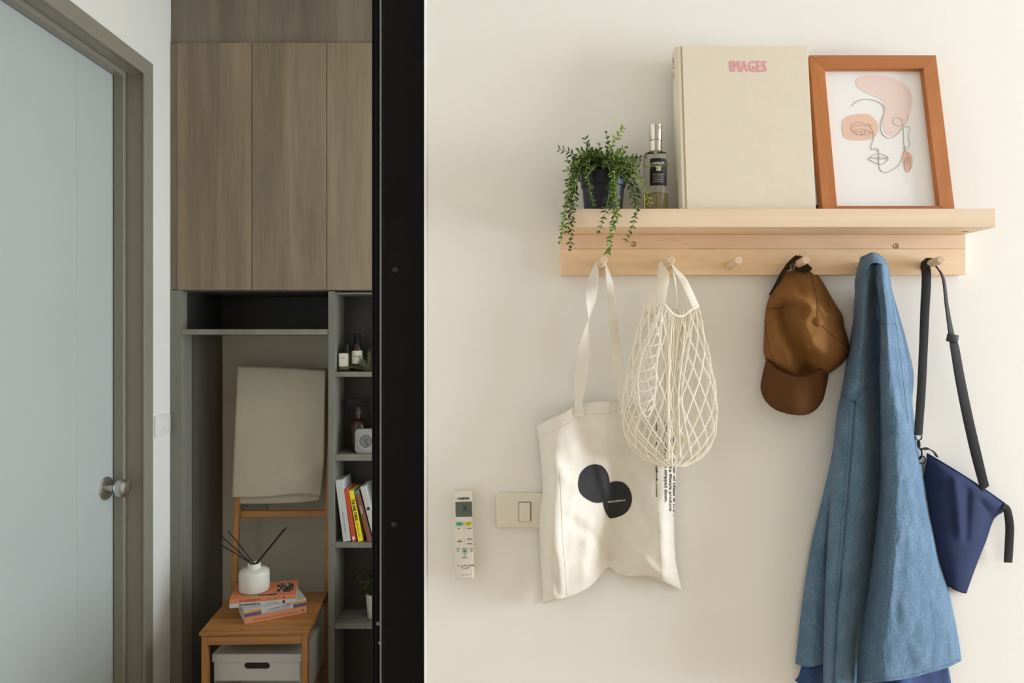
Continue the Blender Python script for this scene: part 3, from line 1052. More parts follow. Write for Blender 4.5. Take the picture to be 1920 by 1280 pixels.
# amber bottle
Y = 2.765
ab = thing('amber_bottle', (tz(671, 0, Y).x, Y, bz), 'amber bottle with a black cap and white label behind the sprig', 'bottle')
c_ = (tz(670, 0, Y).x, Y, bz)
obj('body', lathe([(0, 0), (.021, 0), (.0225, .003), (.0225, .088), (.020, .100), (.013, .108), (.012, .112), (0, .112)], 28, c_), M['amber_solid'], ab, True)
obj('cap', lathe([(0, .1122), (.0135, .1122), (.0135, .148), (.012, .150), (0, .150)], 20, c_), M['black_gloss'], ab, True)
lbl = [(.02285, .030), (.02285, .082)]
vv, ff = [], []
for k in range(15):
    a = R(-165 + 150 * k / 14)
    for r, zz in lbl:
        vv.append((c_[0] + r * math.cos(a), c_[1] + r * math.sin(a), c_[2] + zz))
for k in range(14):
    ff.append((2 * k, 2 * k + 2, 2 * k + 3, 2 * k + 1))
lo_ = obj('paper_label', (vv, ff), M['label'], ab, True)
obj('lettering', word_marks((c_[0], Y - .0236, bz + .060), (1, 0, 0), (0, 0, 1), .022, .004, 6), M['ink'], lo_)

# leafy sprigs
def leafy(mb, p, d, length, width, up=Vector((0, 0, 1))):
    """one small pointed leaf, folded a little along its middle"""
    d = d.normalized()
    s = d.cross(up)
    s = s.normalized() if s.length > 1e-4 else d.orthogonal().normalized()
    n = s.cross(d)
    q = [p, p + d * length * .35 + s * width * .42 + n * width * .12, p + d * length * .7 + s * width * .36 + n * width * .12, p + d * length,
         p + d * length * .7 - s * width * .36 + n * width * .12, p + d * length * .35 - s * width * .42 + n * width * .12,
         p + d * length * .35 - n * width * .22, p + d * length * .7 - n * width * .22]
    mb.add((q, [(0, 1, 6), (1, 2, 7, 6), (2, 3, 7), (3, 4, 7), (4, 5, 6, 7), (5, 0, 6)]))
M['sage'] = plain('grey_green_leaf', (104, 110, 80), 0.6, var=0.25, scale=60)
M['twig'] = plain('green_twig', (112, 118, 70), 0.7, var=0.2)
random.seed(11)
Y = 2.735
tc_ = Vector((tz(690, 0, Y).x, Y, TS[1] + .001))
sprig = thing('dried_sprig', tc_, 'grey green leafy sprig lying in front of the amber bottle', 'plant')
ms, ml = MB(), MB()
for k in range(22):
    a = random.uniform(R(25), R(165)); ln = random.uniform(.06, .115)
    d = Vector((math.cos(a) * .9, random.uniform(-.25, .15), math.sin(a))).normalized()
    p0 = tc_ + Vector((random.uniform(-.02, .02), random.uniform(-.005, .02), .002))
    pts = [p0 + d * ln * t_ + Vector((0, 0, -.02 * t_ * t_)) for t_ in (0, .33, .66, 1)]
    pts = [Vector((p.x, p.y, max(p.z, tc_.z + .002))) for p in pts]
    ms.add(tube(pts, .0008, 4))
    for p, q in zip(pts, pts[1:]):
        for w_ in range(3):
            b0 = p.lerp(q, w_ / 3)
            for sg in (-1, 1):
                leafy(ml, b0, d + Vector((sg * .7, random.uniform(-.5, .3), random.uniform(-.2, .5))), .014, .0042)
ml.v = [Vector((p.x, min(max(p.y, CY + .012), TB - .004), max(p.z, tc_.z))) for p in ml.v]
obj('stems', ms, M['twig'], sprig, True)
obj('leaves', ml, M['sage'], sprig, kind='stuff')

# amber spray bottle
Y = 2.775
sz_ = TS[2] + .0003
c_ = (tz(672, 0, Y).x, Y, sz_)
spb = thing('spray_bottle', c_, 'dark amber spray bottle with a black trigger head', 'spray bottle')
obj('body', lathe([(0, 0), (.033, 0), (.0355, .004), (.036, .10), (.034, .112), (.024, .126), (.013, .134), (.012, .148), (0, .148)], 30, c_), M['amber_solid'], spb, True)
obj('collar', lathe([(0, .1482), (.0145, .1482), (.0145, .166), (.011, .170), (.009, .185), (0, .185)], 24, c_), plain('grey_collar', (62, 60, 58), .35), spb, True)
def sx(px, py):
    p = tz(px, py, Y); return (p.x, p.z)
head = [sx(690, 747), sx(655, 746), sx(646, 749), sx(645, 756), sx(652, 758), sx(660, 762), sx(678, 763), sx(688, 761), sx(691, 755)]
obj('sprayer_head', bevel_data(prism(head, Y - .011, Y + .011), .003), M['black_gloss'], spb, True)
trig = [sx(652, 757.5), sx(658, 760), sx(654, 768), sx(649, 777), sx(647, 776), sx(649, 766)]
obj('trigger', bevel_data(prism(trig, Y - .006, Y + .006), .0015), M['black_gloss'], spb, True)
# pale round-cornered clock
Y = 2.712
k0, k1 = tz(665, 849.5, Y), tz(706, 803, Y)
ck = thing('desk_clock', ((k0.x + k1.x) / 2, Y, sz_), 'pale round cornered clock in front of the spray bottle', 'clock')
zt_ = sz_ + (k1.z - k0.z)
obj('case', bevel_data(prism(round_rect(k0.x, k1.x, sz_, zt_, .018), Y, Y + .018), .003), plain('pale_case', (150, 150, 148), .35), ck, True)
cc_ = Vector(((k0.x + k1.x) / 2, Y - .0002, (sz_ + zt_) / 2))
dl = obj('dial', MB().add(lathe([(0, 0), (.028, 0), (.028, .0012), (.0, .0012)], 32), axis_matrix(cc_, (0, -1, 0))), plain('grey_dial', (112, 114, 114), .3), ck)
obj('bezel', MB().add(tube([cc_ + Vector((.0285 * math.cos(2 * math.pi * k / 28), -.001, .0285 * math.sin(2 * math.pi * k / 28))) for k in range(28)], .0016, 6, True)), plain('bezel_white', (176, 176, 174), .3), ck, True)
for k in range(12):
    a = math.pi * k / 6
    p = cc_ + Vector((.023 * math.sin(a), -.0014, .023 * math.cos(a)))
    obj('hour_mark', box(p - Vector((.001, .0002, .002)), p + Vector((.001, .0002, .002))), M['ink'], dl)
for a, ln in ((40, .013), (150, .019)):
    d = Vector((math.sin(R(a)), 0, math.cos(R(a))))
    obj('hand', tube([cc_ + Vector((0, -.0018, 0)), cc_ + Vector((0, -.0018, 0)) + d * ln], .0009, 5), M['ink'], dl)
cdb = (k1.x - .012, 2.752, sz_)
smb = thing('dropper_bottle', cdb, 'small dark bottle with a black cap behind the pale clock', 'bottle')
obj('body', lathe([(0, 0), (.0125, 0), (.013, .002), (.013, .068), (.008, .074), (0, .074)], 20, cdb), M['amber_solid'], smb, True)
obj('cap', lathe([(0, .0742), (.0095, .0742), (.0095, .115), (.008, .117), (0, .117)], 18, cdb), M['black_gloss'], smb, True)

# leaning books
g = 'books leaning on the third shelf of the tower'
BYF = 2.700
def leaning(top_l, bot_l, w_px, h_px, mcov, label, depth=.125, mpages=True):
    """upright book leaning to one side: bottom-left and top-left of its spine in pixels"""
    bl = tz(bot_l[0], bot_l[1], BYF); tl = tz(top_l[0], top_l[1], BYF)
    up = (tl - bl).normalized()
    rt = Vector((up.z, 0, -up.x))
    w = w_px * BYF / F * rt.x
    hgt = (tl - bl).length
    # stand its lowest corner on the shelf
    lowest = min(bl.z, (bl + rt * w).z)
    bl.z += TS[3] + .0004 - lowest
    t = thing('book', bl, label, 'book', g)
    Mx = Matrix(((rt.x, 0, up.x, bl.x), (rt.y, 1, up.y, bl.y), (rt.z, 0, up.z, bl.z), (0, 0, 0, 1)))
    c = .0016
    obj('cover', MB().add(box((0, 0, 0), (c, depth, hgt), .0004, 1), Mx), mcov, t)
    obj('cover', MB().add(box((w - c, 0, 0), (w, depth, hgt), .0004, 1), Mx), mcov, t)
    sp = obj('spine', MB().add(box((c * .2, -.0012, 0), (w - c * .2, .001, hgt), .0006), Mx), mcov, t)
    obj('page_block', MB().add(box((c, .001, .002), (w - c, depth - .002, hgt - .003)), Mx), M['pages'], t)
    return t, sp, Mx, w, hgt
def spmarks(sp, Mx, seed, zc, w, ln, h, m):
    R3 = Mx.to_3x3()
    obj('lettering', word_marks(Mx @ Vector((w / 2, -.0016, zc)), R3 @ Vector((0, 0, -1)), R3 @ Vector((1, 0, 0)), ln, h, seed), m, sp)
def sptext(sp, Mx, s, zc, w, ln, h, m, bold=.02):
    R3 = Mx.to_3x3()
    obj('lettering', lettering(s, Mx @ Vector((w / 2, -.0016, zc)), R3 @ Vector((0, 0, -1)), R3 @ Vector((1, 0, 0)), ln, h, bold), m, sp)
M['red'] = plain('red_cover', (196, 72, 36), .4, var=.03)
M['yellow'] = plain('yellow_cover', (240, 222, 30), .4, var=.02)
M['brown'] = plain('brown_cover', (132, 82, 66), .45, var=.03)
M['teal'] = plain('teal_band', (52, 150, 136), .45)
t, sp, Mx, w, hg = leaning((628.5, 905), (643.5, 1020), 14.5, 115, M['white_cover'], 'thick white book leaning on the tower side panel')
spmarks(sp, Mx, 7, .075, w, .08, .008, M['ink_grey'])
t, sp, Mx, w, hg = leaning((645, 920), (660, 1018), 8.2, 98, M['red'], 'thin red spined book leaning between white and yellow books')
obj('emblem', MB().add(box((w * .25, -.0017, .008), (w * .75, -.0012, .020), 0), Mx), M['ink_white'], sp)
t, sp, Mx, w, hg = leaning((654, 924), (671.5, 1019.5), 9.2, 97, M['yellow'], 'bright yellow book leaning in the shelf tower')
sptext(sp, Mx, 'THE ONE THING', hg * .62, w, .085, .013, M['ink'], .05)
spmarks(sp, Mx, 8, hg * .24, w, .055, .006, M['ink'])
t, sp, Mx, w, hg = leaning((664.5, 923.5), (689.5, 1018.5), 8.8, 97, M['brown'], 'brown spined book with a teal band at its top')
obj('band', MB().add(box((.0003, -.0016, hg - .012), (w - .0003, -.0011, hg - .0003)), Mx), M['teal'], sp)
spmarks(sp, Mx, 9, hg * .62, w, .035, .009, M['ink_white'])
t, sp, Mx, w, hg = leaning((675, 916), (701, 1018.5), 11, 99, M['white_cover'], 'white book leaning last in the row next to the black jamb')
obj('emblem', MB().add(box((w * .25, -.0017, hg * .57), (w * .75, -.0012, hg * .62), 0), Mx), M['ink'], sp)

# small plant in a white pot
M['dark_leaf'] = plain('dark_green_leaf', (58, 66, 38), 0.5, var=0.35, scale=50)
M['pot_white'] = plain('white_pot', (226, 226, 222), 0.4, var=0.01)
Y = 2.765
pc = Vector((tz(703, 0, Y).x, Y, TS[4] + .0004))
pp = thing('small_plant', pc, 'small leafy plant in a white pot on the lowest visible shelf', 'potted plant')
obj('pot', lathe([(0, 0), (.027, 0), (.0285, .002), (.0365, .088), (.0375, .090), (.0375, .096), (.0345, .096), (.033, .088), (0, .086)], 28, pc), M['pot_white'], pp, True)
random.seed(23)
ms, ml = MB(), MB()
for k in range(34):
    a = random.uniform(0, 2 * math.pi); el = random.uniform(.35, 1.35); ln = random.uniform(.06, .13)
    d = Vector((math.cos(a) * math.cos(el), math.sin(a) * math.cos(el), math.sin(el)))
    p0 = pc + Vector((random.uniform(-.02, .02), random.uniform(-.02, .02), .084))
    pts = [p0 + d * ln * t_ for t_ in (0, .4, .75, 1)]
    ms.add(tube(pts, .0009, 4))
    for t_ in (.35, .5, .65, .8, .95):
        b0 = p0 + d * ln * t_
        for q in range(3):
            leafy(ml, b0, d * .5 + Vector((random.uniform(-1, 1), random.uniform(-1, 1), random.uniform(-.2, .9))), .017, .011)
ml.v = [Vector((p.x, min(max(p.y, CY - .02), TB - .004), p.z)) for p in ml.v]
ms.v = [Vector((p.x, min(max(p.y, CY - .02), TB - .004), p.z)) for p in ms.v]
obj('stems', ms, M['twig'], pp, True)
obj('leaves', ml, M['dark_leaf'], pp, kind='stuff')
# ================================================================== wooden coat rack with a ledge
M['pine'] = wood('pine_ledge', (222, 196, 164), (234, 212, 184), axis=0, stretch=20, scale=18, rough=0.55, bump=0.05)
M['pine_red'] = wood('pine_reddish', (226, 192, 158), (236, 208, 178), axis=0, stretch=20, scale=18, rough=0.55, bump=0.05)
M['pine_pale'] = wood('pine_pale', (232, 200, 158), (241, 215, 178), axis=0, stretch=20, scale=16, rough=0.55, bump=0.05)
M['peg'] = wood('beech_peg', (208, 180, 148), (222, 198, 168), axis=1, stretch=10, scale=40, rough=0.5)
M['knot'] = plain('wood_fleck', (120, 78, 46), 0.7)
M['screw'] = plain('zinc_screw', (176, 160, 134), 0.3, metal=1.0)
BYF_ = 1.19                                 # face of the back board
xr0, xr1 = (1052 - 960) * BYF_ / F, (1811 - 960) * BYF_ / F
ZB0 = H + (640 - 515) * BYF_ / F            # foot of the back board
SF = 1.115                                  # front of the ledge
ZS0 = H + (640 - 425.5) * SF / F            # underside
ZS1 = H + (640 - 391) * SF / F              # top of the lip
LZ = ZS0 + .0105                            # floor of the ledge
rack = thing('coat_rack', ((xr0 + xr1) / 2, 1.20, ZB0), 'pale wooden wall rack with a ledge and six round pegs', 'coat rack')
prof = [(SF, ZS0), (W - .0004, ZS0), (W - .0004, LZ), (SF + .009, LZ), (SF + .009, ZS1), (SF, ZS1)]
v = [(xr0, y, z_) for y, z_ in prof] + [(xr1, y, z_) for y, z_ in prof]
n = len(prof)
obj('ledge', bevel_data((v, [tuple(range(n)), tuple(range(2 * n - 1, n - 1, -1))] + [(i, (i + 1) % n, (i + 1) % n + n, i + n) for i in range(n)]), .0012), M['pine'], rack)
zm = H + (640 - 466.5) * BYF_ / F
obj('back_board', box((xr0, BYF_, zm + .0001), (xr1, W - .0004, ZS0 - .0002), .0006), M['pine_red'], rack)
obj('back_board', box((xr0, BYF_, ZB0), (xr1, W - .0004, zm - .0001), .0008), M['pine_pale'], rack)
pegs = []
for k in range(6):
    px = 1131 + 126.8 * k
    tip = P(px, 487.0, 1.142)
    base_ = Vector((tip.x, BYF_ + .004, H + (640 - 499) * BYF_ / F))
    d = (tip - base_)
    L = d.length
    obj('peg', MB().add(lathe([(0, 0), (.0066, 0), (.0068, .004), (.0068, L - .0015), (.0058, L), (0, L)], 24), axis_matrix(base_, d)), M['peg'], rack, True)
    pegs.append((base_, tip))
for px, py in ((1188, 457.5), (1680, 461)):
    p = P(px, py, BYF_)
    mxs = axis_matrix(p, (0, -1, 0))
    s = obj('screw', MB().add(lathe([(0, -.002), (.0036, -.002), (.0036, .0004), (.0022, -.0006), (0, -.0008)], 18), mxs), M['screw'], rack, True)
    obj('screw_slot', MB().add(box((-.0022, -.0004, -.0007), (.0022, .0004, .0003)), mxs).add(box((-.0004, -.0022, -.0007), (.0004, .0022, .0003)), mxs), M['knot'], s)
    obj('screw_ring', MB().add(tube([p + Vector((.0042 * math.cos(2 * math.pi * k / 20), -.0001, .0042 * math.sin(2 * math.pi * k / 20))) for k in range(20)], .0006, 5, True)), M['knot'], s, True)
# dark flecks of grain in the board
mb = MB()
for px, py, ln, sl in ((1192, 442.5, 16, 1), (1245, 445, 26, 3), (1262, 448.5, 14, 2), (1282, 455, 10, 2), (1236, 450, 9, 1), (1300, 458, 40, 9), (1089, 428.8, 8, -1)):
    Yk = BYF_ - .0002 if py > 438 else 1.15
    if py < 438:
        continue
    a_, b_ = P(px, py, Yk), P(px + ln, py + sl, Yk)
    mb.add(box((a_.x, Yk, min(a_.z, b_.z) - .0002), (b_.x, Yk + .0004, min(a_.z, b_.z) + .0003)))
obj('grain_fleck', mb, plain('grain_fleck', (186, 138, 100), .7), rack, kind='stuff')
p = P(1809, 433.8, 1.165)
obj('underside_slot', box((p.x - .006, 1.16, ZS0 - .0002), (p.x + .004, 1.166, ZS0 + .001)), M['knot'], rack)

# ------------------------------------------------------------------ big book
M['linen'] = fabric('book_linen', (225, 216, 196), (229, 220, 201), mottle=200, weave=1400, bump=0.12, sheen=0)
M['pink_ink'] = plain('pink_foil', (236, 156, 174), 0.5)
M['red_ink'] = plain('faded_red_foil', (178, 104, 80), 0.5)
yb_, yt_ = 1.1275, 1.1625               # front cover at its foot and at its top edge
ztop = H + (640 - 91) * yt_ / F
bk = thing('large_book', ((1403 - 960) * yb_ / F, yb_ + .02, LZ), 'large cream linen book with a pink title leaning on the ledge', 'book')
up = Vector((0, yt_ - yb_, ztop - LZ)); BH = up.length; up.normalize()
nb = Vector((0, up.z, -up.y))            # towards the wall
BX0, BX1 = (1276.5 - 960) * 1.130 / F, (1530 - 960) * 1.130 / F
BW, BT = BX1 - BX0, .036
Mb = Matrix(((1, 0, 0, BX0), (0, nb.y, up.y, yb_), (0, nb.z, up.z, LZ + .0365 * .125), (0, 0, 0, 1)))
fc = obj('front_cover', MB().add(box((.010, 0, 0), (BW, .003, BH), .0008), Mb), M['linen'], bk)
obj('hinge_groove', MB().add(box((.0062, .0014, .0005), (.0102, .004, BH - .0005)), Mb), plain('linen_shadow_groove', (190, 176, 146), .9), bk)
obj('back_cover', MB().add(box((.006, BT - .003, 0), (BW, BT, BH), .0008), Mb), M['linen'], bk)
spv = []
prof = [(.0072, 0), (.0030, .0004), (.0008, .0035), (-.0008, BT * .3), (-.0012, BT * .5), (-.0008, BT * .7), (.0008, BT - .0035), (.003, BT - .0004), (.0072, BT), (.0072, BT - .003), (.004, BT - .005), (.003, BT * .5), (.004, .005), (.0072, .003)]
n = len(prof)
v = [Vector((x, y, 0)) for x, y in prof] + [Vector((x, y, BH)) for x, y in prof]
f = [tuple(range(n)), tuple(range(2 * n - 1, n - 1, -1))] + [(i, (i + 1) % n, (i + 1) % n + n, i + n) for i in range(n)]
spn = obj('spine', MB().add((v, f), Mb), M['linen'], bk, True)
obj('page_block', MB().add(box((.005, .003, .004), (BW - .004, BT - .003, BH - .004)), Mb), M['pages'], bk)
o_, n_ = Mb @ Vector((0, -.0004, 0)), nb
a_, b_ = plane_point(1369, 135, o_, n_), plane_point(1437, 113.5, o_, n_)
obj('title', lettering('IMAGES', (a_ + b_) / 2, (1, 0, 0), up, b_.x - a_.x, (b_ - a_).dot(up), .028, 1.12), M['pink_ink'], fc)
obj('spine_title', word_marks(Mb @ Vector((-.0016, BT * .5, BH * .90)), -up, Vector((0, nb.y, nb.z)), .035, .009, 21), M['red_ink'], spn)
obj('spine_title', word_marks(Mb @ Vector((-.0016, BT * .45, BH * .13)), -up, Vector((0, nb.y, nb.z)), .065, .008, 22), M['red_ink'], spn)

# ------------------------------------------------------------------ framed print
M['frame'] = wood('orange_wood_v', (166, 98, 44), (188, 118, 60), axis=2, stretch=14, scale=24, rough=0.45, bump=0.06)
M['frame_h'] = wood('orange_wood_h', (166, 98, 44), (188, 118, 60), axis=0, stretch=14, scale=24, rough=0.45, bump=0.06)
M['paper'] = plain('art_paper', (242, 242, 241), 0.55, var=0.006)
yb_, yt_ = 1.1275, 1.181
ztop = H + (640 - 107) * yt_ / F
FX0, FX1 = (1543 - 960) * 1.130 / F, (1791 - 960) * 1.130 / F
up = Vector((0, yt_ - yb_, ztop - LZ)); FH = up.length; up.normalize()
nb = Vector((0, up.z, -up.y))
fr = thing('picture_frame', ((FX0 + FX1) / 2, yb_ + .02, LZ), 'orange brown wooden picture frame with a face line drawing', 'picture frame')
Mf = Matrix(((1, 0, 0, FX0), (0, nb.y, up.y, yb_), (0, nb.z, up.z, LZ + .0035), (0, 0, 0, 1)))
FW, FT, RW = FX1 - FX0, .018, .0245
def rail(poly):
    n = len(poly)
    v = [Vector((x, 0, z_)) for x, z_ in poly] + [Vector((x, FT, z_)) for x, z_ in poly]
    f = [tuple(range(n)), tuple(range(2 * n - 1, n - 1, -1))] + [(i, (i + 1) % n, (i + 1) % n + n, i + n) for i in range(n)]
    w_ = bevel_data((v, f), .0006)
    return MB().add(w_, Mf)
g_ = .00012
obj('rail', rail([(0, g_), (RW, RW + g_), (RW, FH - RW - g_), (0, FH - g_)]), M['frame'], fr)
obj('rail', rail([(FW, g_), (FW, FH - g_), (FW - RW, FH - RW - g_), (FW - RW, RW + g_)]), M['frame'], fr)
obj('rail', rail([(g_, FH), (RW + g_, FH - RW), (FW - RW - g_, FH - RW), (FW - g_, FH)]), M['frame_h'], fr)
obj('rail', rail([(g_, 0), (FW - g_, 0), (FW - RW - g_, RW), (RW + g_, RW)]), M['frame_h'], fr)
obj('backing', MB().add(box((.004, .0145, .004), (FW - .004, .0178, FH - .004)), Mf), plain('hardboard', (84, 62, 44), .8), fr)
obj('easel_foot', MB().add(box((-.0006, FT, 0), (.012, FT + .006, .034)), Mf), plain('black_card', (26, 20, 16), .7), fr)
pr = obj('print', MB().add(box((RW - .003, .0105, RW - .003), (FW - RW + .003, .0142, FH - RW + .003)), Mf), M['paper'], fr)
o_, n_ = Mf @ Vector((0, .0102, 0)), nb
def art(x, y, lift=0.0):
    return plane_point(1520 + x / 4.268, 100 + y / 4.268, o_, n_) - nb * lift
def blob(pts, lift):
    q = spline([Vector((x, y, 0)) for x, y in pts], 6, True)
    cx_ = sum(p[0] for p in q) / len(q); cy_ = sum(p[1] for p in q) / len(q)
    v = [art(p[0], p[1], lift) for p in q]
    bm = bmesh.new()
    vs2 = [bm.verts.new(p) for p in v]
    fc_ = bm.faces.new(vs2)
    bmesh.ops.triangulate(bm, faces=[fc_])
    return bm_data(bm)
M['blush'] = plain('blush_print', (236, 214, 206), 0.6, var=.01)
M['peach_print'] = plain('peach_print', (234, 196, 172), 0.6, var=.01)
M['coral_print'] = plain('coral_print', (228, 180, 160), 0.6, var=.02)
M['line_ink'] = plain('grey_line_ink', (158, 158, 156), 0.6)
M['grey_print'] = plain('pale_grey_print', (223, 222, 216), 0.6, var=.01)
obj('colour_shape', blob([(362, 225), (395, 188), (470, 178), (560, 178), (650, 195), (730, 232), (790, 290), (815, 360), (810, 430), (785, 510), (745, 590), (700, 640), (650, 660), (605, 645), (582, 590), (580, 520), (595, 450), (585, 400), (555, 365), (500, 340), (430, 310), (380, 275)], 0), M['blush'], pr)
obj('colour_shape', blob([(250, 580), (262, 530), (310, 500), (380, 485), (450, 484), (500, 510), (535, 560), (540, 610), (520, 660), (470, 690), (400, 697), (330, 694), (280, 680), (255, 640)], .00002), M['peach_print'], pr)
obj('colour_shape', blob([(742, 800), (765, 785), (795, 795), (815, 835), (815, 885), (800, 930), (775, 940), (750, 915), (735, 870), (735, 830)], .00002), M['coral_print'], pr)
mb = MB()
def ink(pts, r=.00042):
    q = spline([Vector((x, y, 0)) for x, y in pts], 6)
    mb.add(tube([art(p[0], p[1], .0001) for p in q], r, 4))
ink([(328, 424), (360, 392), (400, 374), (450, 368), (510, 378), (560, 400), (585, 430), (588, 480), (570, 530), (560, 590), (572, 640), (605, 672), (645, 676), (690, 650), (725, 605), (745, 570), (770, 545), (782, 490)])
ink([(735, 560), (725, 530), (695, 514), (665, 522), (657, 550), (680, 575), (715, 580), (740, 568)])
ink([(320, 585), (345, 560), (375, 550), (420, 562), (470, 570), (485, 578), (460, 582), (420, 578), (370, 574), (330, 592), (325, 605), (345, 630), (380, 650), (430, 652), (470, 642), (490, 636), (460, 622), (420, 622), (380, 628), (345, 632), (365, 612), (410, 605), (450, 618), (485, 634)])
ink([(400, 628), (405, 645), (425, 650), (436, 640), (430, 626)])
ink([(470, 582), (495, 620), (503, 680), (490, 725), (480, 750), (492, 772), (505, 765), (520, 762), (530, 778), (543, 778), (540, 762)])
ink([(543, 775), (547, 820), (546, 880), (556, 930), (590, 953), (640, 940), (700, 900), (728, 850), (740, 800), (752, 768)])
ink([(460, 846), (500, 815), (540, 806), (560, 803), (595, 818), (620, 838), (600, 870), (570, 888), (530, 882), (490, 862), (460, 846), (500, 838), (540, 846), (580, 845), (622, 838)])
ink([(480, 838), (520, 832), (560, 834), (600, 838)])
ink([(760, 760), (745, 720), (745, 660), (742, 610), (755, 588), (785, 588), (795, 610), (782, 640), (785, 690), (793, 720), (780, 755), (758, 768), (745, 760), (750, 745), (762, 752)])
ink([(745, 795), (756, 772), (770, 800), (790, 850), (800, 900), (785, 945), (765, 948), (752, 910), (755, 860), (765, 830), (780, 850), (778, 885), (765, 880), (758, 850)])
for k in range(6):
    x = 345 + k * 23
    ink([(x, 652), (x + 3, 660)], .0003)
obj('line_drawing', mb, M['line_ink'], pr)
obj('glazing', MB().add(box((RW - .002, .0072, RW - .002), (FW - RW + .002, .0086, FH - RW + .002)), Mf), thin_glass('picture_glass'), fr)

# ------------------------------------------------------------------ bottle of room spray
M['chrome'] = plain('chrome_cap', (214, 206, 194), 0.14, metal=1.0, var=.02)
M['black_label'] = plain('black_label', (30, 24, 21), 0.6, spec=.2)
Yp = 1.158
pcx = P(1229, 0, Yp).x
sp_ = thing('room_spray', (pcx, Yp, LZ), 'clear glass spray bottle with a chrome cap on the ledge', 'bottle')
zsh = H + (640 - 288) * Yp / F - LZ
rb = 23.0 * Yp / F
obj('body', lathe([(0, .0004), (rb - .002, .0004), (rb, .0025), (rb, zsh - .004), (rb - .0012, zsh - .001), (rb - .006, zsh), (.0095, zsh + .001), (.0095, zsh + .0028), (0, zsh + .0028)], 40, (pcx, Yp, LZ)), M['clear'], sp_, True)
obj('liquid', lathe([(0, .006), (rb - .0045, .006), (rb - .0035, .008), (rb - .0035, .052), (0, .052)], 36, (pcx, Yp, LZ)), glass('amber_liquid', (232, 214, 160), 0, 1.33), sp_, True)
c_ = (pcx, Yp, LZ)
zc0, zc1, zc2 = zsh + .003, H + (640 - 265) * Yp / F - LZ, H + (640 - 234.5) * Yp / F - LZ
rc = 12.2 * Yp / F
obj('collar', lathe([(0, zc0), (rc, zc0), (rc, zc1 - .0006), (rc - .0006, zc1), (0, zc1)], 32, c_), M['chrome'], sp_, True)
obj('cap', lathe([(0, zc1 + .0002), (rc - .0004, zc1 + .0002), (rc, zc1 + .0008), (rc, zc2 - .001), (rc - .001, zc2), (0, zc2)], 32, c_), M['chrome'], sp_, True)
obj('dip_tube', tube([Vector((pcx + .004, Yp, LZ + .010)), Vector((pcx + .002, Yp, LZ + .05)), Vector((pcx, Yp, LZ + zsh))], .0016, 8), plain('clear_tube', (236, 236, 230), .2), sp_, True)
def curved(c, r, a0, a1, z0, z1, n=16):
    vv, ff = [], []
    for k in range(n + 1):
        a = R(a0 + (a1 - a0) * k / n)
        for rr in (r, r - .0002):
            for zz in (z0, z1):
                vv.append((c[0] + rr * math.cos(a), c[1] + rr * math.sin(a), zz))
    for k in range(n):
        b = 4 * k
        ff += [(b, b + 4, b + 5, b + 1), (b + 2, b + 3, b + 7, b + 6), (b + 1, b + 5, b + 7, b + 3), (b, b + 2, b + 6, b + 4)]
    return vv, ff
zl0, zl1 = H + (640 - 348) * 1.14 / F, H + (640 - 297) * 1.14 / F
lab = obj('paper_label', curved((pcx, Yp), rb + .0003, -128, -42, zl0, zl1), M['black_label'], sp_, True)
def on_bottle(vf, lift=.0005):
    out = []
    for p in vf[0]:
        dx = p[0] - pcx
        out.append(Vector((p[0], Yp - math.sqrt(max(0, (rb + lift) ** 2 - dx * dx)), p[2])))
    return out, vf[1]
cl = pcx + .0005
obj('lettering', on_bottle(lettering('KARMAKAMET', (cl, 0, zl1 - .0085), (1, 0, 0), (0, 0, 1), .019, .0042, .02)), M['ink_white'], lab)
mbc = MB()
for k in range(8):
    mbc.add(box((cl - .0038 + k * .001, 0, zl1 - .0215), (cl - .0028 + k * .001, .0001, zl1 - .0135)))
obj('crest', on_bottle(mbc.data(), .0006), plain('cream_crest', (230, 226, 190), .6), lab)
for k in range(5):
    obj('lettering', on_bottle(word_marks((cl, 0, zl1 - .0265 - k * .0032), (1, 0, 0), (0, 0, 1), .018 - .002 * (k % 2), .0013, 30 + k)), M['ink_white'], lab)

# ------------------------------------------------------------------ trailing plant
M['pot'] = plain('charcoal_pot', (32, 35, 42), 0.5, var=.03, spec=.3)
M['soil'] = plain('potting_soil', (46, 38, 28), 0.95, var=.3, scale=200)
M['stem'] = plain('plant_stem', (120, 150, 72), 0.6, var=.15)
M['leaf_dark'] = plain('trailing_leaf_dark', (76, 92, 46), 0.5, var=.4, scale=80)
M['leaf_mid'] = plain('trailing_leaf_mid', (108, 128, 70), 0.5, var=.35, scale=80)
M['leaf_light'] = plain('trailing_leaf_light', (150, 166, 84), 0.5, var=.3, scale=80)
Yq = 1.1665
qc = Vector((P(1131, 0, Yq).x, Yq, LZ + .0003))
pl = thing('trailing_plant', qc, 'trailing green plant in a charcoal pot on the ledge', 'potted plant')
hq = H + (640 - 327) * Yq / F - qc.z
obj('pot', lathe([(0, 0), (.0290, 0), (.0305, .0015), (.0352, hq - .0235), (.0372, hq - .0225), (.0378, hq - .0205), (.0385, hq - .001), (.0375, hq), (.0350, hq), (.0345, hq - .008), (0, hq - .008)], 40, qc), M['pot'], pl, True)
obj('soil', lathe([(0, hq - .0078), (.0343, hq - .0078), (.030, hq - .004), (0, hq - .002)], 24, qc), M['soil'], pl)
random.seed(5)
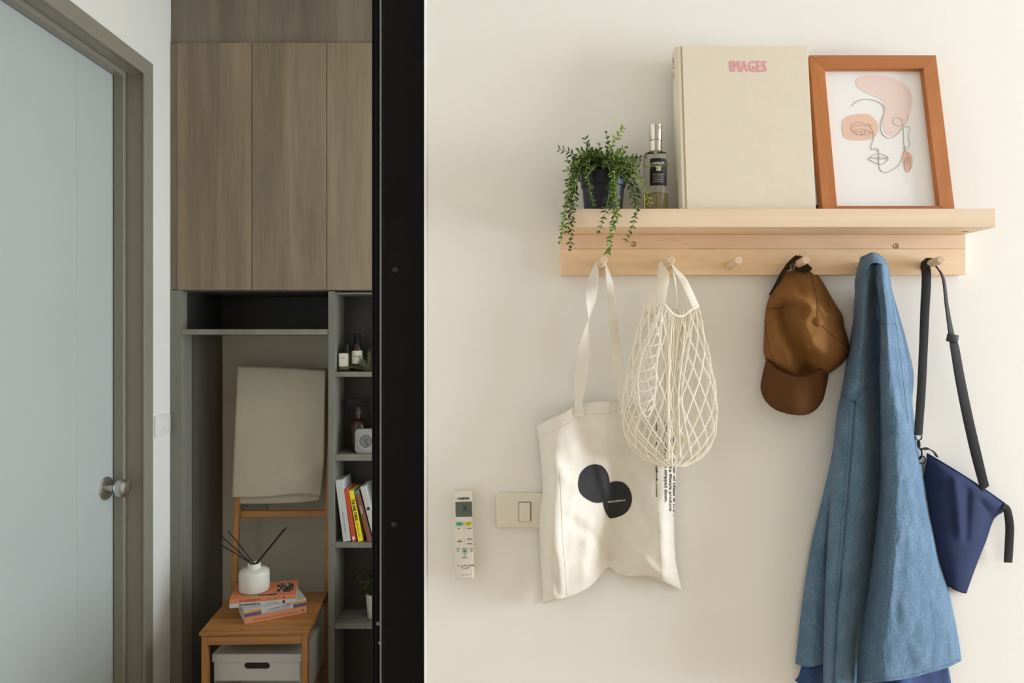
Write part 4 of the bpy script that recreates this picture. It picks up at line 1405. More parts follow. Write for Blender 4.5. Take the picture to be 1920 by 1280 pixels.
def strand(path, mleaf, dens=1.0, size=1.0):
    """one trailing stem with its small leaves in pairs along it; path in (px, py, d)"""
    pts = [C(*q) for q in spline([Vector(p) for p in path], 8)]
    L = sum((b - a).length for a, b in zip(pts, pts[1:]))
    st = obj('strand', tube(pts, [.0009 * (1 - .5 * i / len(pts)) for i in range(len(pts))], 5), M['stem'], pl, True)
    ml = MB()
    step = .0066 / dens
    acc, nxt = 0, .006
    for a, b in zip(pts, pts[1:]):
        seg = (b - a).length
        while acc + seg >= nxt:
            p = a.lerp(b, (nxt - acc) / seg)
            t = (b - a).normalized()
            an = random.uniform(0, 6.28)
            for q in range(2):
                o = t.orthogonal().normalized()
                o = Matrix.Rotation(an + q * 3.14 + random.uniform(-.5, .5), 3, t) @ o
                s = random.uniform(.75, 1.2) * size * (1 - .35 * nxt / L)
                leafy(ml, p, o * .85 + t * .6, .0122 * s, .0082 * s, up=t)
            nxt += step * random.uniform(.8, 1.25)
        acc += seg
    obj('leaves', ml, mleaf, st, kind='stuff')
dk, md, lt = M['leaf_dark'], M['leaf_mid'], M['leaf_light']
strand([(1112, 318, .05), (1090, 296, .07), (1070, 330, .10), (1062, 390, .114), (1050, 452, .114)], md)
strand([(1115, 320, .05), (1095, 300, .075), (1080, 345, .108), (1074, 410, .114), (1068, 468, .112)], dk)
strand([(1112, 318, .05), (1088, 305, .07), (1072, 345, .10), (1058, 400, .112), (1053, 455, .112)], lt)
strand([(1110, 318, .05), (1085, 310, .07), (1074, 355, .10), (1066, 420, .113), (1060, 440, .113)], dk)
strand([(1108, 315, .05), (1080, 292, .06), (1062, 283, .065), (1046, 279, .066)], dk, .8)
strand([(1118, 318, .05), (1100, 300, .085), (1103, 340, .10), (1115, 388, .107)], md)
strand([(1140, 318, .05), (1148, 318, .09), (1140, 375, .113), (1131, 410, .116), (1121, 440, .115)], dk, .8)
strand([(1142, 315, .05), (1152, 310, .09), (1151, 350, .108), (1158, 400, .115), (1146, 440, .117), (1138, 476, .117)], lt, 1.1)
strand([(1140, 315, .05), (1148, 312, .09), (1147, 360, .108), (1150, 410, .115), (1144, 450, .117), (1140, 474, .117)], md)
strand([(1143, 318, .05), (1155, 325, .09), (1150, 370, .108), (1152, 388, .11)], md, 1.1)
strand([(1150, 318, .05), (1178, 320, .085), (1194, 370, .112), (1190, 412, .116), (1172, 454, .115)], dk, .85)
strand([(1150, 318, .05), (1172, 330, .085), (1186, 365, .106), (1190, 388, .108)], dk, 1.1)
strand([(1140, 315, .05), (1143, 285, .06), (1155, 258, .065), (1171, 236, .066)], lt, .9)
strand([(1136, 315, .05), (1140, 275, .055), (1136, 245, .06)], dk, .8, .9)
strand([(1115, 315, .05), (1105, 285, .06), (1097, 256, .062)], dk, .9)
strand([(1125, 315, .05), (1124, 285, .06), (1123, 268, .062)], md, .9)
strand([(1150, 315, .05), (1180, 300, .06), (1198, 294, .065), (1214, 293, .066)], dk, .8, .9)
strand([(1155, 320, .05), (1185, 320, .08), (1205, 345, .10), (1218, 386, .105)], lt, .9, .9)
strand([(1155, 320, .05), (1190, 305, .08), (1215, 312, .09), (1245, 308, .09), (1254, 309, .09)], md, .7, .8)
for k in range(80):
    a = random.uniform(-1.25, 1.25)
    rr = random.uniform(22, 58)
    x1_ = 1133 + rr * 1.15 * math.sin(a); y1_ = 322 - rr * math.cos(a) * .95 + random.uniform(0, 12)
    d1 = random.uniform(.02, .10)
    x2_ = x1_ + 14 * math.sin(a) + random.uniform(-6, 6); y2_ = y1_ + random.uniform(-8, 26)
    strand([(1131 + random.uniform(-20, 20), 322, .045 + random.uniform(-.02, .02)), ((1131 + x1_) / 2, (322 + y1_) / 2 - 8, (.045 + d1) / 2), (x1_, y1_, d1), (x2_, y2_, d1 + random.uniform(0, .01))], random.choice((dk, md, md, lt)), .9, .95)
# ================================================================== remote control in its wall cradle
M['ink_small'] = plain('dark_button_print', (70, 66, 58), .6)
M['lcd'] = plain('lcd_screen', (92, 98, 92), .25, var=.03)
M['green_btn'] = plain('green_button', (110, 184, 156), .4)
M['yellow_btn'] = plain('yellow_button', (214, 198, 80), .4)
YR = W - .030
rm = thing('remote_control', P(869, 1086, YR + .01), 'white air conditioner remote control hanging on the wall', 'remote control')
ra, rb_ = P(850.5, 1086, YR), P(888, 921.5, YR)
rcx, rcz = (ra.x + rb_.x) / 2, (ra.z + rb_.z) / 2
Mr = Matrix.Translation((rcx, YR, rcz)) @ Matrix.Rotation(R(-1.3), 4, 'Y')
hw, hh = (rb_.x - ra.x) / 2 - .0012, (rb_.z - ra.z) / 2
body = bevel_data(prism(round_rect(-hw, hw, -hh, hh, .004), 0, .0205), .0035, 3)
rbody = obj('body', MB().add(body, Mr), M['remote_plastic'], rm, True)
obj('cradle', MB().add(bevel_data(prism(round_rect(-hw + .004, hw - .004, -hh * .75, hh * .2, .004), .0208, .0296), .001), Mr), M['remote_plastic'], rm)
kpx = YR / F
def rx(px): return (px - 869.25) * kpx
def rz(py): return (1003.75 - py) * kpx
def rpatch(name, x0, y0, x1, y1, m, th=.0008, r=.0006, parent=rbody):
    return obj(name, MB().add(prism(round_rect(rx(x0), rx(x1), rz(y1), rz(y0), r, 3), -th, .0006), Mr), m, parent)
def rtext(s, x, y, w, h, m, bold=.02, parent=None, lift=.0010):
    return obj('lettering', MB().add(lettering(s, (rx(x), -lift, rz(y)), (1, 0, 0), (0, 0, 1), w * kpx, h * kpx, bold), Mr), m, parent or rbody)
scr = rpatch('screen', 855.2, 940.3, 886.3, 968.5, M['lcd'], .0004)
rtext('26', 873, 951, 8, 9, plain('lcd_segment', (58, 62, 56), .5), .02, scr, .0006)
rpatch('screen_mark', 871, 957.5, 884, 959, M['ink_small'], .0005, .0003, scr)
rtext('DAIKIN', 870.5, 934, 21, 4, M['ink'], .05)
b1 = rpatch('button', 855, 977.5, 868.5, 985, M['green_btn'], .0012, .002)
b2 = rpatch('button', 871.8, 977.5, 886.5, 985, M['yellow_btn'], .0012, .002)
rtext('COOL', 861.8, 981.2, 8, 3.2, plain('green_print', (40, 100, 78), .6), .03, b1, .0014)
rtext('OFF', 879.2, 981.2, 7, 3.2, plain('olive_print', (120, 104, 20), .6), .03, b2, .0014)
b1 = rpatch('button', 855, 987, 868, 994, M['cream_plastic'], .0009, .0012)
b2 = rpatch('button', 872, 987, 886, 994, M['cream_plastic'], .0009, .0012)
rtext('DRY', 861, 990.3, 6, 2.8, M['ink_small'], .02, b1, .0011)
rtext('FAN', 880, 990.3, 8, 2.8, M['ink_small'], .02, b2, .0011)
b1 = rpatch('button', 855, 1007, 867.5, 1022, M['cream_plastic'], .0009, .0012)
rtext('TEMP', 861.3, 1014.3, 10, 3, M['ink_small'], .03, b1, .0011)
rtext('^', 861.3, 1010, 3, 1.6, M['ink_small'], .03, b1, .0011)
rtext('v', 861.3, 1019, 3, 1.6, M['ink_small'], .03, b1, .0011)
b1 = rpatch('button', 872, 1006.5, 887, 1013, M['cream_plastic'], .0009, .0012)
b2 = rpatch('button', 872, 1015.5, 887, 1022, M['cream_plastic'], .0009, .0012)
rtext('MODE', 880.5, 1010, 10, 2.8, M['ink_small'], .03, b1, .0011)
rtext('SWING', 880.5, 1019, 10, 2.8, M['ink_small'], .01, b2, .0011)
for x, m_, s in ((858, M['cream_plastic'], 'QUIET'), (871, M['green_btn'], 'ECONO'), (884, M['cream_plastic'], 'FAN')):
    rtext(s, x, 1028.3, 9 if s != 'FAN' else 6, 2.2, M['ink_small'], .02)
    b1 = rpatch('button', x - 4, 1030.3, x + 4, 1035, m_, .0010, .001)
    rpatch('button_dot', x - 1.1, 1031.4, x + 1.1, 1034, M['ink_small'], .0012, .0005, b1)
rtext('TIMER', 871, 1037.3, 7, 2, M['ink_small'], .01)
b1 = rpatch('button', 867, 1039, 875, 1043.2, M['cream_plastic'], .0010, .001)
rpatch('button_dot', 870, 1040, 872, 1042.4, M['ink_small'], .0012, .0005, b1)
rtext('SENSOR', 871, 1045, 10, 2, M['ink_small'], .01)
for x, s in ((858.5, 'ON'), (871, 'OFF'), (883.5, 'TIMER')):
    b1 = rpatch('button', x - 5, 1057, x + 5, 1062, M['cream_plastic'], .0009, .0008)
    rtext(s, x, 1059.5, 4 + len(s), 2.4, M['ink_small'], .02, b1, .0011)
mb = MB().add(tube([Vector((rx(x), -.0004, rz(y))) for x, y in ((864.5, 1060), (864.7, 1064), (868, 1065.3), (874, 1065.3), (877.5, 1064), (877.7, 1060))], .0004, 4), Mr)
obj('bracket_print', mb, M['ink_small'], rbody)
obj('lettering', MB().add(word_marks((rx(871), -.0004, rz(1077.3)), (1, 0, 0), (0, 0, 1), 14 * kpx, 1.6 * kpx, 40), Mr), M['ink_small'], rbody)

# ------------------------------------------------------------------ light switch beside the tote bag
YS = W - .010
a_, b_ = P(930, 990, YS), P(1056, 925, YS)
sw2 = thing('light_switch', ((a_.x + b_.x) / 2, W, a_.z), 'cream light switch on the wall beside the tote bag', 'light switch')
obj('plate', bevel_data(prism(round_rect(a_.x, b_.x, a_.z, b_.z, .0075), YS, W - .0005), .003, 3), M['cream_plastic'], sw2, True)
a2_, b2_ = P(972.3, 977.3, YS), P(996, 940.3, YS)
obj('rocker_gap', box((a2_.x, YS - .0003, a2_.z), (b2_.x, YS + .002, b2_.z)), plain('switch_gap', (120, 112, 98), .6), sw2)
rk = [(a2_.x + .0012, YS - .0003, b2_.z - .001), (b2_.x - .0016, YS - .0003, b2_.z - .001), (b2_.x - .0016, YS - .0032, (a2_.z + b2_.z) / 2 + .010), (a2_.x + .0012, YS - .0032, (a2_.z + b2_.z) / 2 + .010)]
mb = MB().add(box((a2_.x + .0011, YS - .0030, a2_.z + .0010), (b2_.x - .0017, YS + .001, b2_.z - .0012), .0009))
obj('rocker', mb, M['cream_plastic'], sw2)

# ================================================================== tote bag on the first peg
M['canvas'] = fabric('tote_canvas', (232, 226, 212), (243, 238, 226), mottle=25, weave=1100, bump=0.3, transl=0.10)
M['tote_ink'] = plain('tote_black_print', (36, 36, 37), 0.8, var=.15, scale=120)
tote = thing('tote_bag', C(1140, 1110, .03), 'cream canvas tote bag with two black discs hanging on the first peg', 'bag')
def wr(sc, amp, seed):
    def fn(x, y, u, v):
        edge = min(1, 6 * u, 6 * (1 - u))
        return amp * (noise.noise(Vector((x / sc, y / (sc * 1.6), seed))) + .5 * noise.noise(Vector((x / sc * 2.3, y / sc * 1.2, seed + 7)))) * (0.35 + 0.65 * edge)
    return fn
tot_ctrl = [
    [(1005, 800, .012), (1030, 786, .040), (1060, 772, .046), (1086, 757, .036), (1120, 753, .022), (1152, 753, .014), (1190, 757, .016), (1225, 770, .026), (1250, 782, .024), (1270, 790, .010)],
    [(1011, 835, .010), (1034, 828, .050), (1064, 820, .050), (1092, 812, .038), (1122, 808, .024), (1150, 806, .014), (1190, 808, .018), (1226, 815, .030), (1250, 822, .028), (1270, 828, .010)],
    [(1017, 915, .010), (1037, 910, .062), (1068, 905, .056), (1098, 900, .042), (1128, 897, .026), (1152, 896, .014), (1188, 898, .022), (1224, 903, .036), (1248, 908, .036), (1267, 912, .012)],
    [(1010, 965, .010), (1034, 962, .066), (1068, 960, .058), (1100, 956, .042), (1130, 953, .022), (1150, 951, .012), (1186, 953, .024), (1222, 958, .040), (1245, 964, .042), (1264, 970, .014)],
    [(1012, 1040, .008), (1034, 1036, .062), (1066, 1030, .054), (1100, 1022, .038), (1132, 1012, .018), (1150, 1010, .008), (1184, 1014, .026), (1220, 1022, .044), (1246, 1030, .046), (1266, 1040, .016)],
    [(1016, 1092, .008), (1036, 1088, .054), (1066, 1080, .048), (1102, 1066, .034), (1134, 1046, .014), (1150, 1048, .008), (1182, 1054, .026), (1216, 1060, .042), (1246, 1070, .044), (1272, 1078, .016)],
    [(1017, 1130, .008), (1038, 1125, .040), (1066, 1119, .038), (1106, 1099, .026), (1140, 1065, .008), (1158, 1076, .010), (1182, 1080, .024), (1214, 1079, .034), (1244, 1090, .034), (1278, 1106, .014)]]
tw = wr(38, .0035, 3)
tw2 = folds([([(1075, 980), (1120, 1010), (1140, 1050)], 9, -.006), ([(1030, 850), (1060, 900)], 10, .004), ([(1120, 870), (1150, 960)], 8, .004), ([(1180, 900), (1225, 1000)], 9, -.005),
             ([(1035, 1040), (1045, 1110)], 7, -.006), ([(1190, 1030), (1240, 1080)], 8, .004), ([(1100, 1010), (1095, 1080)], 9, .004)])
tgrid = grid_surface(tot_ctrl, 7, 9, lambda x, y, u, v: tw(x, y, u, v) + tw2(x, y))
tvf = shell(tgrid, .0012)
tfront = obj('front_panel', tvf, M['canvas'], tote, True, angle=0)
# the back panel lies close to the wall
bk_ctrl = [[(x + (2 if i == 0 else (-2 if i == 9 else 0)), y + 2, .004 + .003 * math.sin(i)) for i, (x, y, d) in enumerate(r)] for r in tot_ctrl]
obj('back_panel', shell(grid_surface(bk_ctrl, 3, 5), .0012), M['canvas'], tote, True, angle=0)
ttree = bvh(tvf)
# hem stitching and side seam
for path in ([(1009, 822), (1034, 808), (1062, 795), (1086, 780), (1120, 775), (1150, 774)], [(1050, 876), (1052, 940), (1055, 1010), (1060, 1070), (1063, 1118)], [(1235, 960), (1237, 1010), (1240, 1060), (1241, 1086)]):
    q = drape_px(spline([Vector((x, y, 0)) for x, y in path], 10), ttree, .0002)
    if len(q) > 3:
        obj('seam', tube(q, .00035, 5), plain('seam_thread', (214, 206, 188), .9), tfront, True)
# printed discs, laid on the cloth
def disc(pts, lift):
    q = spline([Vector((x, y, 0)) for x, y in pts], 6, True)
    n = len(q); c = Vector((sum(p[0] for p in q) / n, sum(p[1] for p in q) / n, 0))
    v, f = [], []
    rings = 12
    for k in range(rings):
        r = 1 - k / rings
        for p in q:
            s = c + (p - c) * r
            h_ = drape_px([(s[0], s[1])], ttree, lift)
            v.append(h_[0] if h_ else C(s[0], s[1], .04))
    h_ = drape_px([(c[0], c[1])], ttree, lift)
    v.append(h_[0])
    for k in range(rings - 1):
        for i in range(n):
            a, b = k * n + i, k * n + (i + 1) % n
            f.append((a, b, b + n, a + n))
    for i in range(n):
        f.append(((rings - 1) * n + i, (rings - 1) * n + (i + 1) % n, rings * n))
    return v, f
obj('printed_disc', disc([(1084, 906), (1088, 888), (1100, 875), (1115, 870), (1130, 874), (1140, 888), (1143, 906), (1138, 925), (1132, 940), (1115, 942), (1098, 934), (1087, 922)], .0006), M['tote_ink'], tfront)
d2 = obj('printed_disc', disc([(1131, 942), (1133, 920), (1142, 906), (1155, 902), (1170, 905), (1181, 918), (1185, 936), (1180, 953), (1168, 965), (1150, 971), (1142, 970), (1135, 958)], .0009), M['tote_ink'], tfront)
def drape_text(vf_px, lift):
    v, f = [], []
    ok = []
    for p in vf_px[0]:
        h_ = drape_px([(p[0], p[1])], ttree, lift + p[2] * 2e-5)
        v.append(h_[0] if h_ else None)
    f = [q for q in vf_px[1] if all(v[i] is not None for i in q)]
    used = sorted({i for q in f for i in q})
    mp_ = {i: k for k, i in enumerate(used)}
    return [v[i] for i in used], [tuple(mp_[i] for i in q) for q in f]
def px_text(s, cx_, cy_, w, h, ang, bold=.02):
    v, f = text_raw(s, bold)
    ca, sa = math.cos(R(ang)), math.sin(R(ang))
    return [(cx_ + x * w * ca + y * h * sa, cy_ + x * w * sa - y * h * ca, k) for x, y, k in v], f
obj('lettering', drape_text(px_text('coincidence', 1156, 938.5, 33, 4.2, -6, 0), .0012), M['ink_white'], d2)
for s, cx_, cy_, w, h, ang in (('coincidencebangkok.com', 1231, 860, 142, 4.5, 90), ('the art of living when stripped down.', 1248.5, 866, 152, 7.5, 90), ('a range of things for the lifestyle products', 1257, 872, 172, 6.5, 90), ('a bringing together of ideas & craft', 1264, 880, 175, 5.5, 90)):
    obj('lettering', drape_text(px_text(s, cx_, cy_, w, h, ang, .03), .0009), M['ink'], tfront)
# handles
def over(k, t):
    b, tp = pegs[k]
    return b.lerp(tp, t)
RT = .0078
YAX = Vector((0.02, 1, 0))
def strap_over(k, t, left, lift, pts, widths, twists, m, parent, th=.0016):
    """strap that lies over peg k at t along it and runs down one side; twist 90 turns its face to the room"""
    c = over(k, t)
    s = -1 if left else 1
    r = RT + lift
    top = [c + Vector((-s * r * .30, 0, r * .95)), c + Vector((s * r * .55, 0, r * .84)), c + Vector((s * r, 0, r * .10))]
    path = top + pts
    return obj('handle' if m is not M.get('web') else 'strap', ribbon(path, [widths[0]] * 3 + widths[1:], th, [0, 0, 15 * s] + twists, 8, YAX), m, parent, True)
strap_over(0, .28, True, 0, [C(1113, 520, .040), C(1108, 560, .042), C(1103, 600, .042), C(1096, 645, .042), C(1090, 700, .042), C(1085, 750, .043), C(1086, 780, .047)],
           [.012, .017, .019, .015, .019, .022, .016, .016], [-60, -110, -175, -110, -75, -40, -85], M['canvas'], tote)
strap_over(0, .24, False, .0018, [C(1142, 525, .036), C(1147, 570, .032), C(1151, 615, .028), C(1156, 660, .025), C(1162, 705, .021), C(1166, 738, .018), C(1166, 777, .020)],
           [.011, .013, .014, .016, .017, .015, .015, .015], [60, 120, 70, 110, 140, 110, 92], M['canvas'], tote)

# ================================================================== net shopping bag on the second peg
M['cord'] = plain('cotton_cord', (244, 238, 222), 0.9, var=.03, scale=300, bump=.2, bscale=2500, spec=.2, sheen=.2)
net = thing('net_bag', C(1258, 870, .06), 'cream cotton net bag hanging on the second peg', 'bag')
prof_n = [(0.0, 578, 1208, 1309), (.10, 612, 1198, 1317), (.25, 662, 1184, 1329), (.42, 720, 1172, 1341), (.58, 772, 1166, 1345), (.72, 812, 1170, 1342), (.84, 840, 1184, 1331), (.93, 860, 1207, 1313), (1.0, 874, 1240, 1284)]
def nprof(v):
    for a, b in zip(prof_n, prof_n[1:]):
        if v <= b[0]:
            t = (v - a[0]) / (b[0] - a[0])
            return [a[k] + (b[k] - a[k]) * t for k in (1, 2, 3)]
    return list(prof_n[-1][1:])
def netp(th, v, p_=1.5):
    """point of the bag: th runs round it, 0..pi across the front from one side to the other"""
    y, xl, xr = nprof(v)
    c = math.cos(th)
    s = -math.copysign(abs(c) ** p_, c)
    x = (xl + xr) / 2 + (xr - xl) / 2 * s
    sn = math.sin(th)
    belly = math.sin(math.pi * min(1, max(0, v * .85 + .08)))
    d = .052 + (.020 * belly + .006) * (sn if sn > 0 else sn * .75)
    if sn > 0:
        d -= .010 * math.exp(-((x - 1262) / 16) ** 2) * (1 - v)          # gathered middle
        y += (12 * math.exp(-((x - 1272) / 22) ** 2) - 6) * (1 - v) ** 2
    else:
        y += (6 - 10 * (1 - abs(c))) * (1 - v) ** 2
    return C(x, y, d)
rnd = random.Random(8)
NC = 20
mf = MB()
for fam in (-1, 1):
    for i in range(NC):
        th0 = 2 * math.pi * (i + .5 * (fam > 0)) / NC + rnd.uniform(-.03, .03)
        ph = rnd.uniform(0, 6.28)
        pts = []
        for k in range(49):
            v = k / 48
            th = th0 + fam * 1.75 * v ** 1.05 + .035 * math.sin(9 * v + ph)
            pts.append(netp(th, v))
        mf.add(tube(pts, .00135, 5))
obj('mesh_cords', mf, M['cord'], net, True, kind='stuff')
mg = MB()
for i in range(17):
    x0 = 1240 + i * 3.9 + rnd.uniform(-1, 1)
    x1 = 1246 + i * 2.1 + rnd.uniform(-4, 4)
    x2 = 1226 + i * 4.6 + rnd.uniform(-6, 6)
    y1 = rnd.uniform(835, 872)
    dd = .062 + rnd.uniform(-.006, .010)
    y0 = 572 + 20 * math.exp(-((x0 - 1272) / 20) ** 2)
    pts = [C(*q) for q in spline([Vector((x0, y0, .055)), Vector(((x0 + x1) / 2 + rnd.uniform(-3, 3), 650, dd)), Vector((x1, 735, dd + .004)), Vector((x1 * .6 + x2 * .4, 800, dd + .004)), Vector((x2, y1, dd - .004))], 7)]
    mg.add(tube(pts, .0013, 5))
obj('gathered_cords', mg, M['cord'], net, True, kind='stuff')
# a fold of netting on the near side, hanging as a loop with rungs
ml = MB()
la = [(1238, 585), (1222, 625), (1203, 670), (1196, 710), (1198, 745), (1206, 775), (1216, 780), (1222, 768)]
lb_ = [(1241, 590), (1238, 630), (1232, 670), (1230, 710), (1227, 750), (1222, 768)]
A_ = [C(*q) for q in spline([Vector((x, y, .080)) for x, y in la], 6)]
B_ = [C(*q) for q in spline([Vector((x, y, .084)) for x, y in lb_], 6)]
ml.add(tube(A_, .0014, 5)).add(tube(B_, .0014, 5))
for k in range(9):
    t = .08 + .1 * k
    p, q = A_[int(t * .8 * (len(A_) - 1))], B_[int(t * (len(B_) - 1))]
    ml.add(tube([p, (p + q) / 2 + Vector((0, -.003, -.003)), q], .0011, 5))
    if k % 2 == 0:
        ml.add(tube([p, p + Vector((-.006, .004, -.008)), p + Vector((-.012, .010, -.010))], .0010, 5))
obj('folded_netting', ml, M['cord'], net, True, kind='stuff')
# rim band
rim = [C(*q) for q in spline([Vector(p) for p in ((1213, 594, .050), (1226, 578, .056), (1240, 566, .064), (1252, 578, .068), (1264, 590, .068), (1280, 592, .066), (1294, 582, .064), (1306, 574, .060))], 8)]
obj('rim', tube(rim, .0019, 8), M['cord'], net, True)
rimb = [C(*q) for q in spline([Vector(p) for p in ((1213, 594, .050), (1235, 586, .040), (1262, 582, .036), (1290, 580, .042), (1306, 574, .060))], 8)]
obj('rim', tube(rimb, .0017, 8), M['cord'], net, True)
strap_over(1, .30, True, 0, [C(1247, 520, .055), C(1242, 545, .062), C(1240, 572, .066)], [.012, .014, .015, .013], [-75, -80, -70], M['cord'], net)
strap_over(1, .30, False, .0018, [C(1281, 525, .054), C(1294, 552, .059), C(1306, 578, .060)], [.012, .012, .013, .013], [80, 75, 70], M['cord'], net)
strap_over(1, .18, True, .0010, [C(1236, 532, .040), C(1222, 563, .042), C(1213, 594, .050)], [.011, .012, .013, .010], [-55, -50, -45], M['cord'], net)
strap_over(1, .18, False, .0028, [C(1265, 522, .040), C(1268, 552, .038), C(1269, 585, .037)], [.010, .008, .007, .008], [30, 15, 20], M['cord'], net)

# ================================================================== cap on the fourth peg
M['cap'] = fabric('brown_twill', (122, 84, 47), (140, 100, 59), mottle=14, weave=1300, bump=0.2, sheen=0, spec=.05)
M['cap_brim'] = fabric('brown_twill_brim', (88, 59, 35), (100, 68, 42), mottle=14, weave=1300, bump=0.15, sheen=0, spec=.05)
M['cap_dark'] = fabric('cap_lining', (44, 28, 16), (58, 36, 20), mottle=20, weave=900)
M['stitch'] = plain('brown_stitch', (84, 52, 24), .8)
cap = thing('baseball_cap', C(1505, 775, .03), 'brown cotton baseball cap hanging by its back strap', 'cap')
cdisp0 = folds([([(1474, 588), (1490, 635), (1512, 690)], 19, -.034), ([(1505, 600), (1520, 650)], 10, .006), ([(1437, 578), (1475, 574), (1505, 588)], 7, -.010), ([(1462, 548), (1495, 561), (1522, 574)], 9, .015),
                ([(1546, 520), (1556, 580)], 7, -.016), ([(1540, 577), (1552, 590)], 7, .013), ([(1470, 640), (1480, 690), (1500, 705)], 8, .007),
                ([(1525, 640), (1560, 675), (1585, 668)], 14, .010), ([(1500, 700), (1508, 680)], 6, -.006), ([(1450, 600), (1455, 650)], 12, .008), ([(1490, 520), (1502, 545)], 8, -.008)])
cdisp = lambda x, y: cdisp0(x, y) + .003 * noise.noise(Vector((x / 26, y / 26, 2)))
crown_ol = [(1468, 508), (1490, 499), (1514, 501), (1532, 514), (1545, 532), (1555, 550), (1568, 572), (1580, 592), (1583, 612), (1591, 638), (1593, 658), (1588, 671), (1572, 688), (1553, 701), (1530, 712), (1505, 719), (1480, 714), (1458, 702), (1440, 684), (1432, 660), (1433, 620), (1436, 578), (1446, 548), (1457, 524)]
cvf = inflate(crown_ol, (1512, 618), .012, .086, 2.4, 22, cdisp, back=.006)
crown = obj('crown', cvf, M['cap'], cap, True, angle=0)
ctree = bvh(cvf)
br_ctrl = [[(1437, 672, .024), (1455, 690, .044), (1485, 704, .056), (1515, 704, .054), (1540, 690, .036), (1553, 684, .016)],
           [(1430, 700, .018), (1452, 715, .048), (1485, 724, .062), (1515, 724, .060), (1540, 714, .036), (1553, 706, .010)],
           [(1426, 728, .016), (1450, 743, .050), (1485, 752, .066), (1514, 752, .062), (1537, 742, .036), (1549, 728, .008)],
           [(1434, 750, .014), (1452, 764, .048), (1484, 772, .062), (1512, 772, .058), (1533, 762, .034), (1544, 748, .008)],
           [(1441, 757, .012), (1456, 769, .042), (1484, 777, .056), (1511, 777.5, .052), (1530, 768, .030), (1541, 753, .008)]]
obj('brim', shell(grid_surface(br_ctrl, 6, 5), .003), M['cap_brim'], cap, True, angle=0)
bp = drape_px([(1533, 604)], ctree, 0)[0]
obj('button', MB().add(lathe([(0, -.003), (.0070, -.002), (.0078, .001), (.0066, .0042), (.0036, .0060), (0, .0064)], 20), axis_matrix(bp, (.25, -1, .15))), M['cap'], cap, True)
for path in ([(1518, 503), (1524, 530), (1531, 560), (1532, 596)], [(1540, 610), (1560, 628), (1578, 642), (1592, 653)], [(1436, 578), (1455, 579), (1470, 576)], [(1434, 600), (1440, 640), (1452, 680), (1470, 706)]):
    q = drape_px(spline([Vector((x, y, 0)) for x, y in path], 10), ctree, .0001)
    if len(q) > 3:
        obj('seam', tube(q, .00075, 5), M['stitch'], crown, True)
pk = over(3, .40)
obj('back_strap', ribbon([C(1443, 552, .012), C(1456, 532, .022), C(1468, 512, .034), C(1478, 500, .042), pk + Vector((-.004, 0, RT + .0012)), pk + Vector((.003, 0, RT + .0012)), C(1512, 500, .040), C(1520, 506, .040)],
                         [.004, .010, .012, .012, .010, .010, .010, .008], .0022, [60, 40, 20, 10, 0, 0, 10, 20], 8), M['cap_dark'], cap, True)
ov = [(1484, 502), (1494, 496), (1512, 497), (1522, 504), (1516, 508), (1498, 507)]
obj('opening', inflate(ov, (1503, 502), .036, .040, 2, 3, None, back=.012), M['cap_dark'], cap, True)
obj('buckle', tube([C(x, y, .043) for x, y in ((1482, 497), (1487, 493), (1489, 503), (1484, 507))], .0011, 6, True), plain('buckle_brass', (150, 138, 118), .3, metal=1), cap, True)

# ================================================================== denim jacket on the fifth peg
M['denim'] = denim_mat('washed_denim', (68, 94, 115), (85, 113, 136), (114, 140, 161))
M['denim_in'] = fabric('denim_inside', (52, 70, 98), (70, 92, 124), mottle=55, weave=1500, bump=0.4)
M['denim_navy'] = fabric('navy_lining', (38, 54, 92), (58, 82, 128), mottle=30, weave=1200, bump=.3)
M['d_stitch'] = plain('denim_stitch', (72, 98, 124), .8)
jk = thing('denim_jacket', C(1640, 1280, .03), 'washed blue denim jacket hanging on the fifth peg', 'jacket')
def jw(seed, amp=.0035):
    def fn(x, y, u, v):
        e = min(1, 5 * u, 5 * (1 - u))
        a = noise.noise(Vector((x / 30, y / 90, seed))) + .55 * noise.noise(Vector((x / 13, y / 34, seed + 3))) + .25 * noise.noise(Vector((x / 6, y / 9, seed + 5)))
        c_ = 1 - abs(noise.noise(Vector((x / 22 + y / 160, y / 110 - x / 120, seed + 11)))) * 2.4
        c2_ = 1 - abs(noise.noise(Vector((x / 13 - y / 120, y / 70, seed + 17)))) * 2.4
        return amp * (.8 * a + .6 * max(0, c_) + .3 * max(0, c2_)) * (.25 + .75 * e) * (.4 + .8 * v)
    return fn
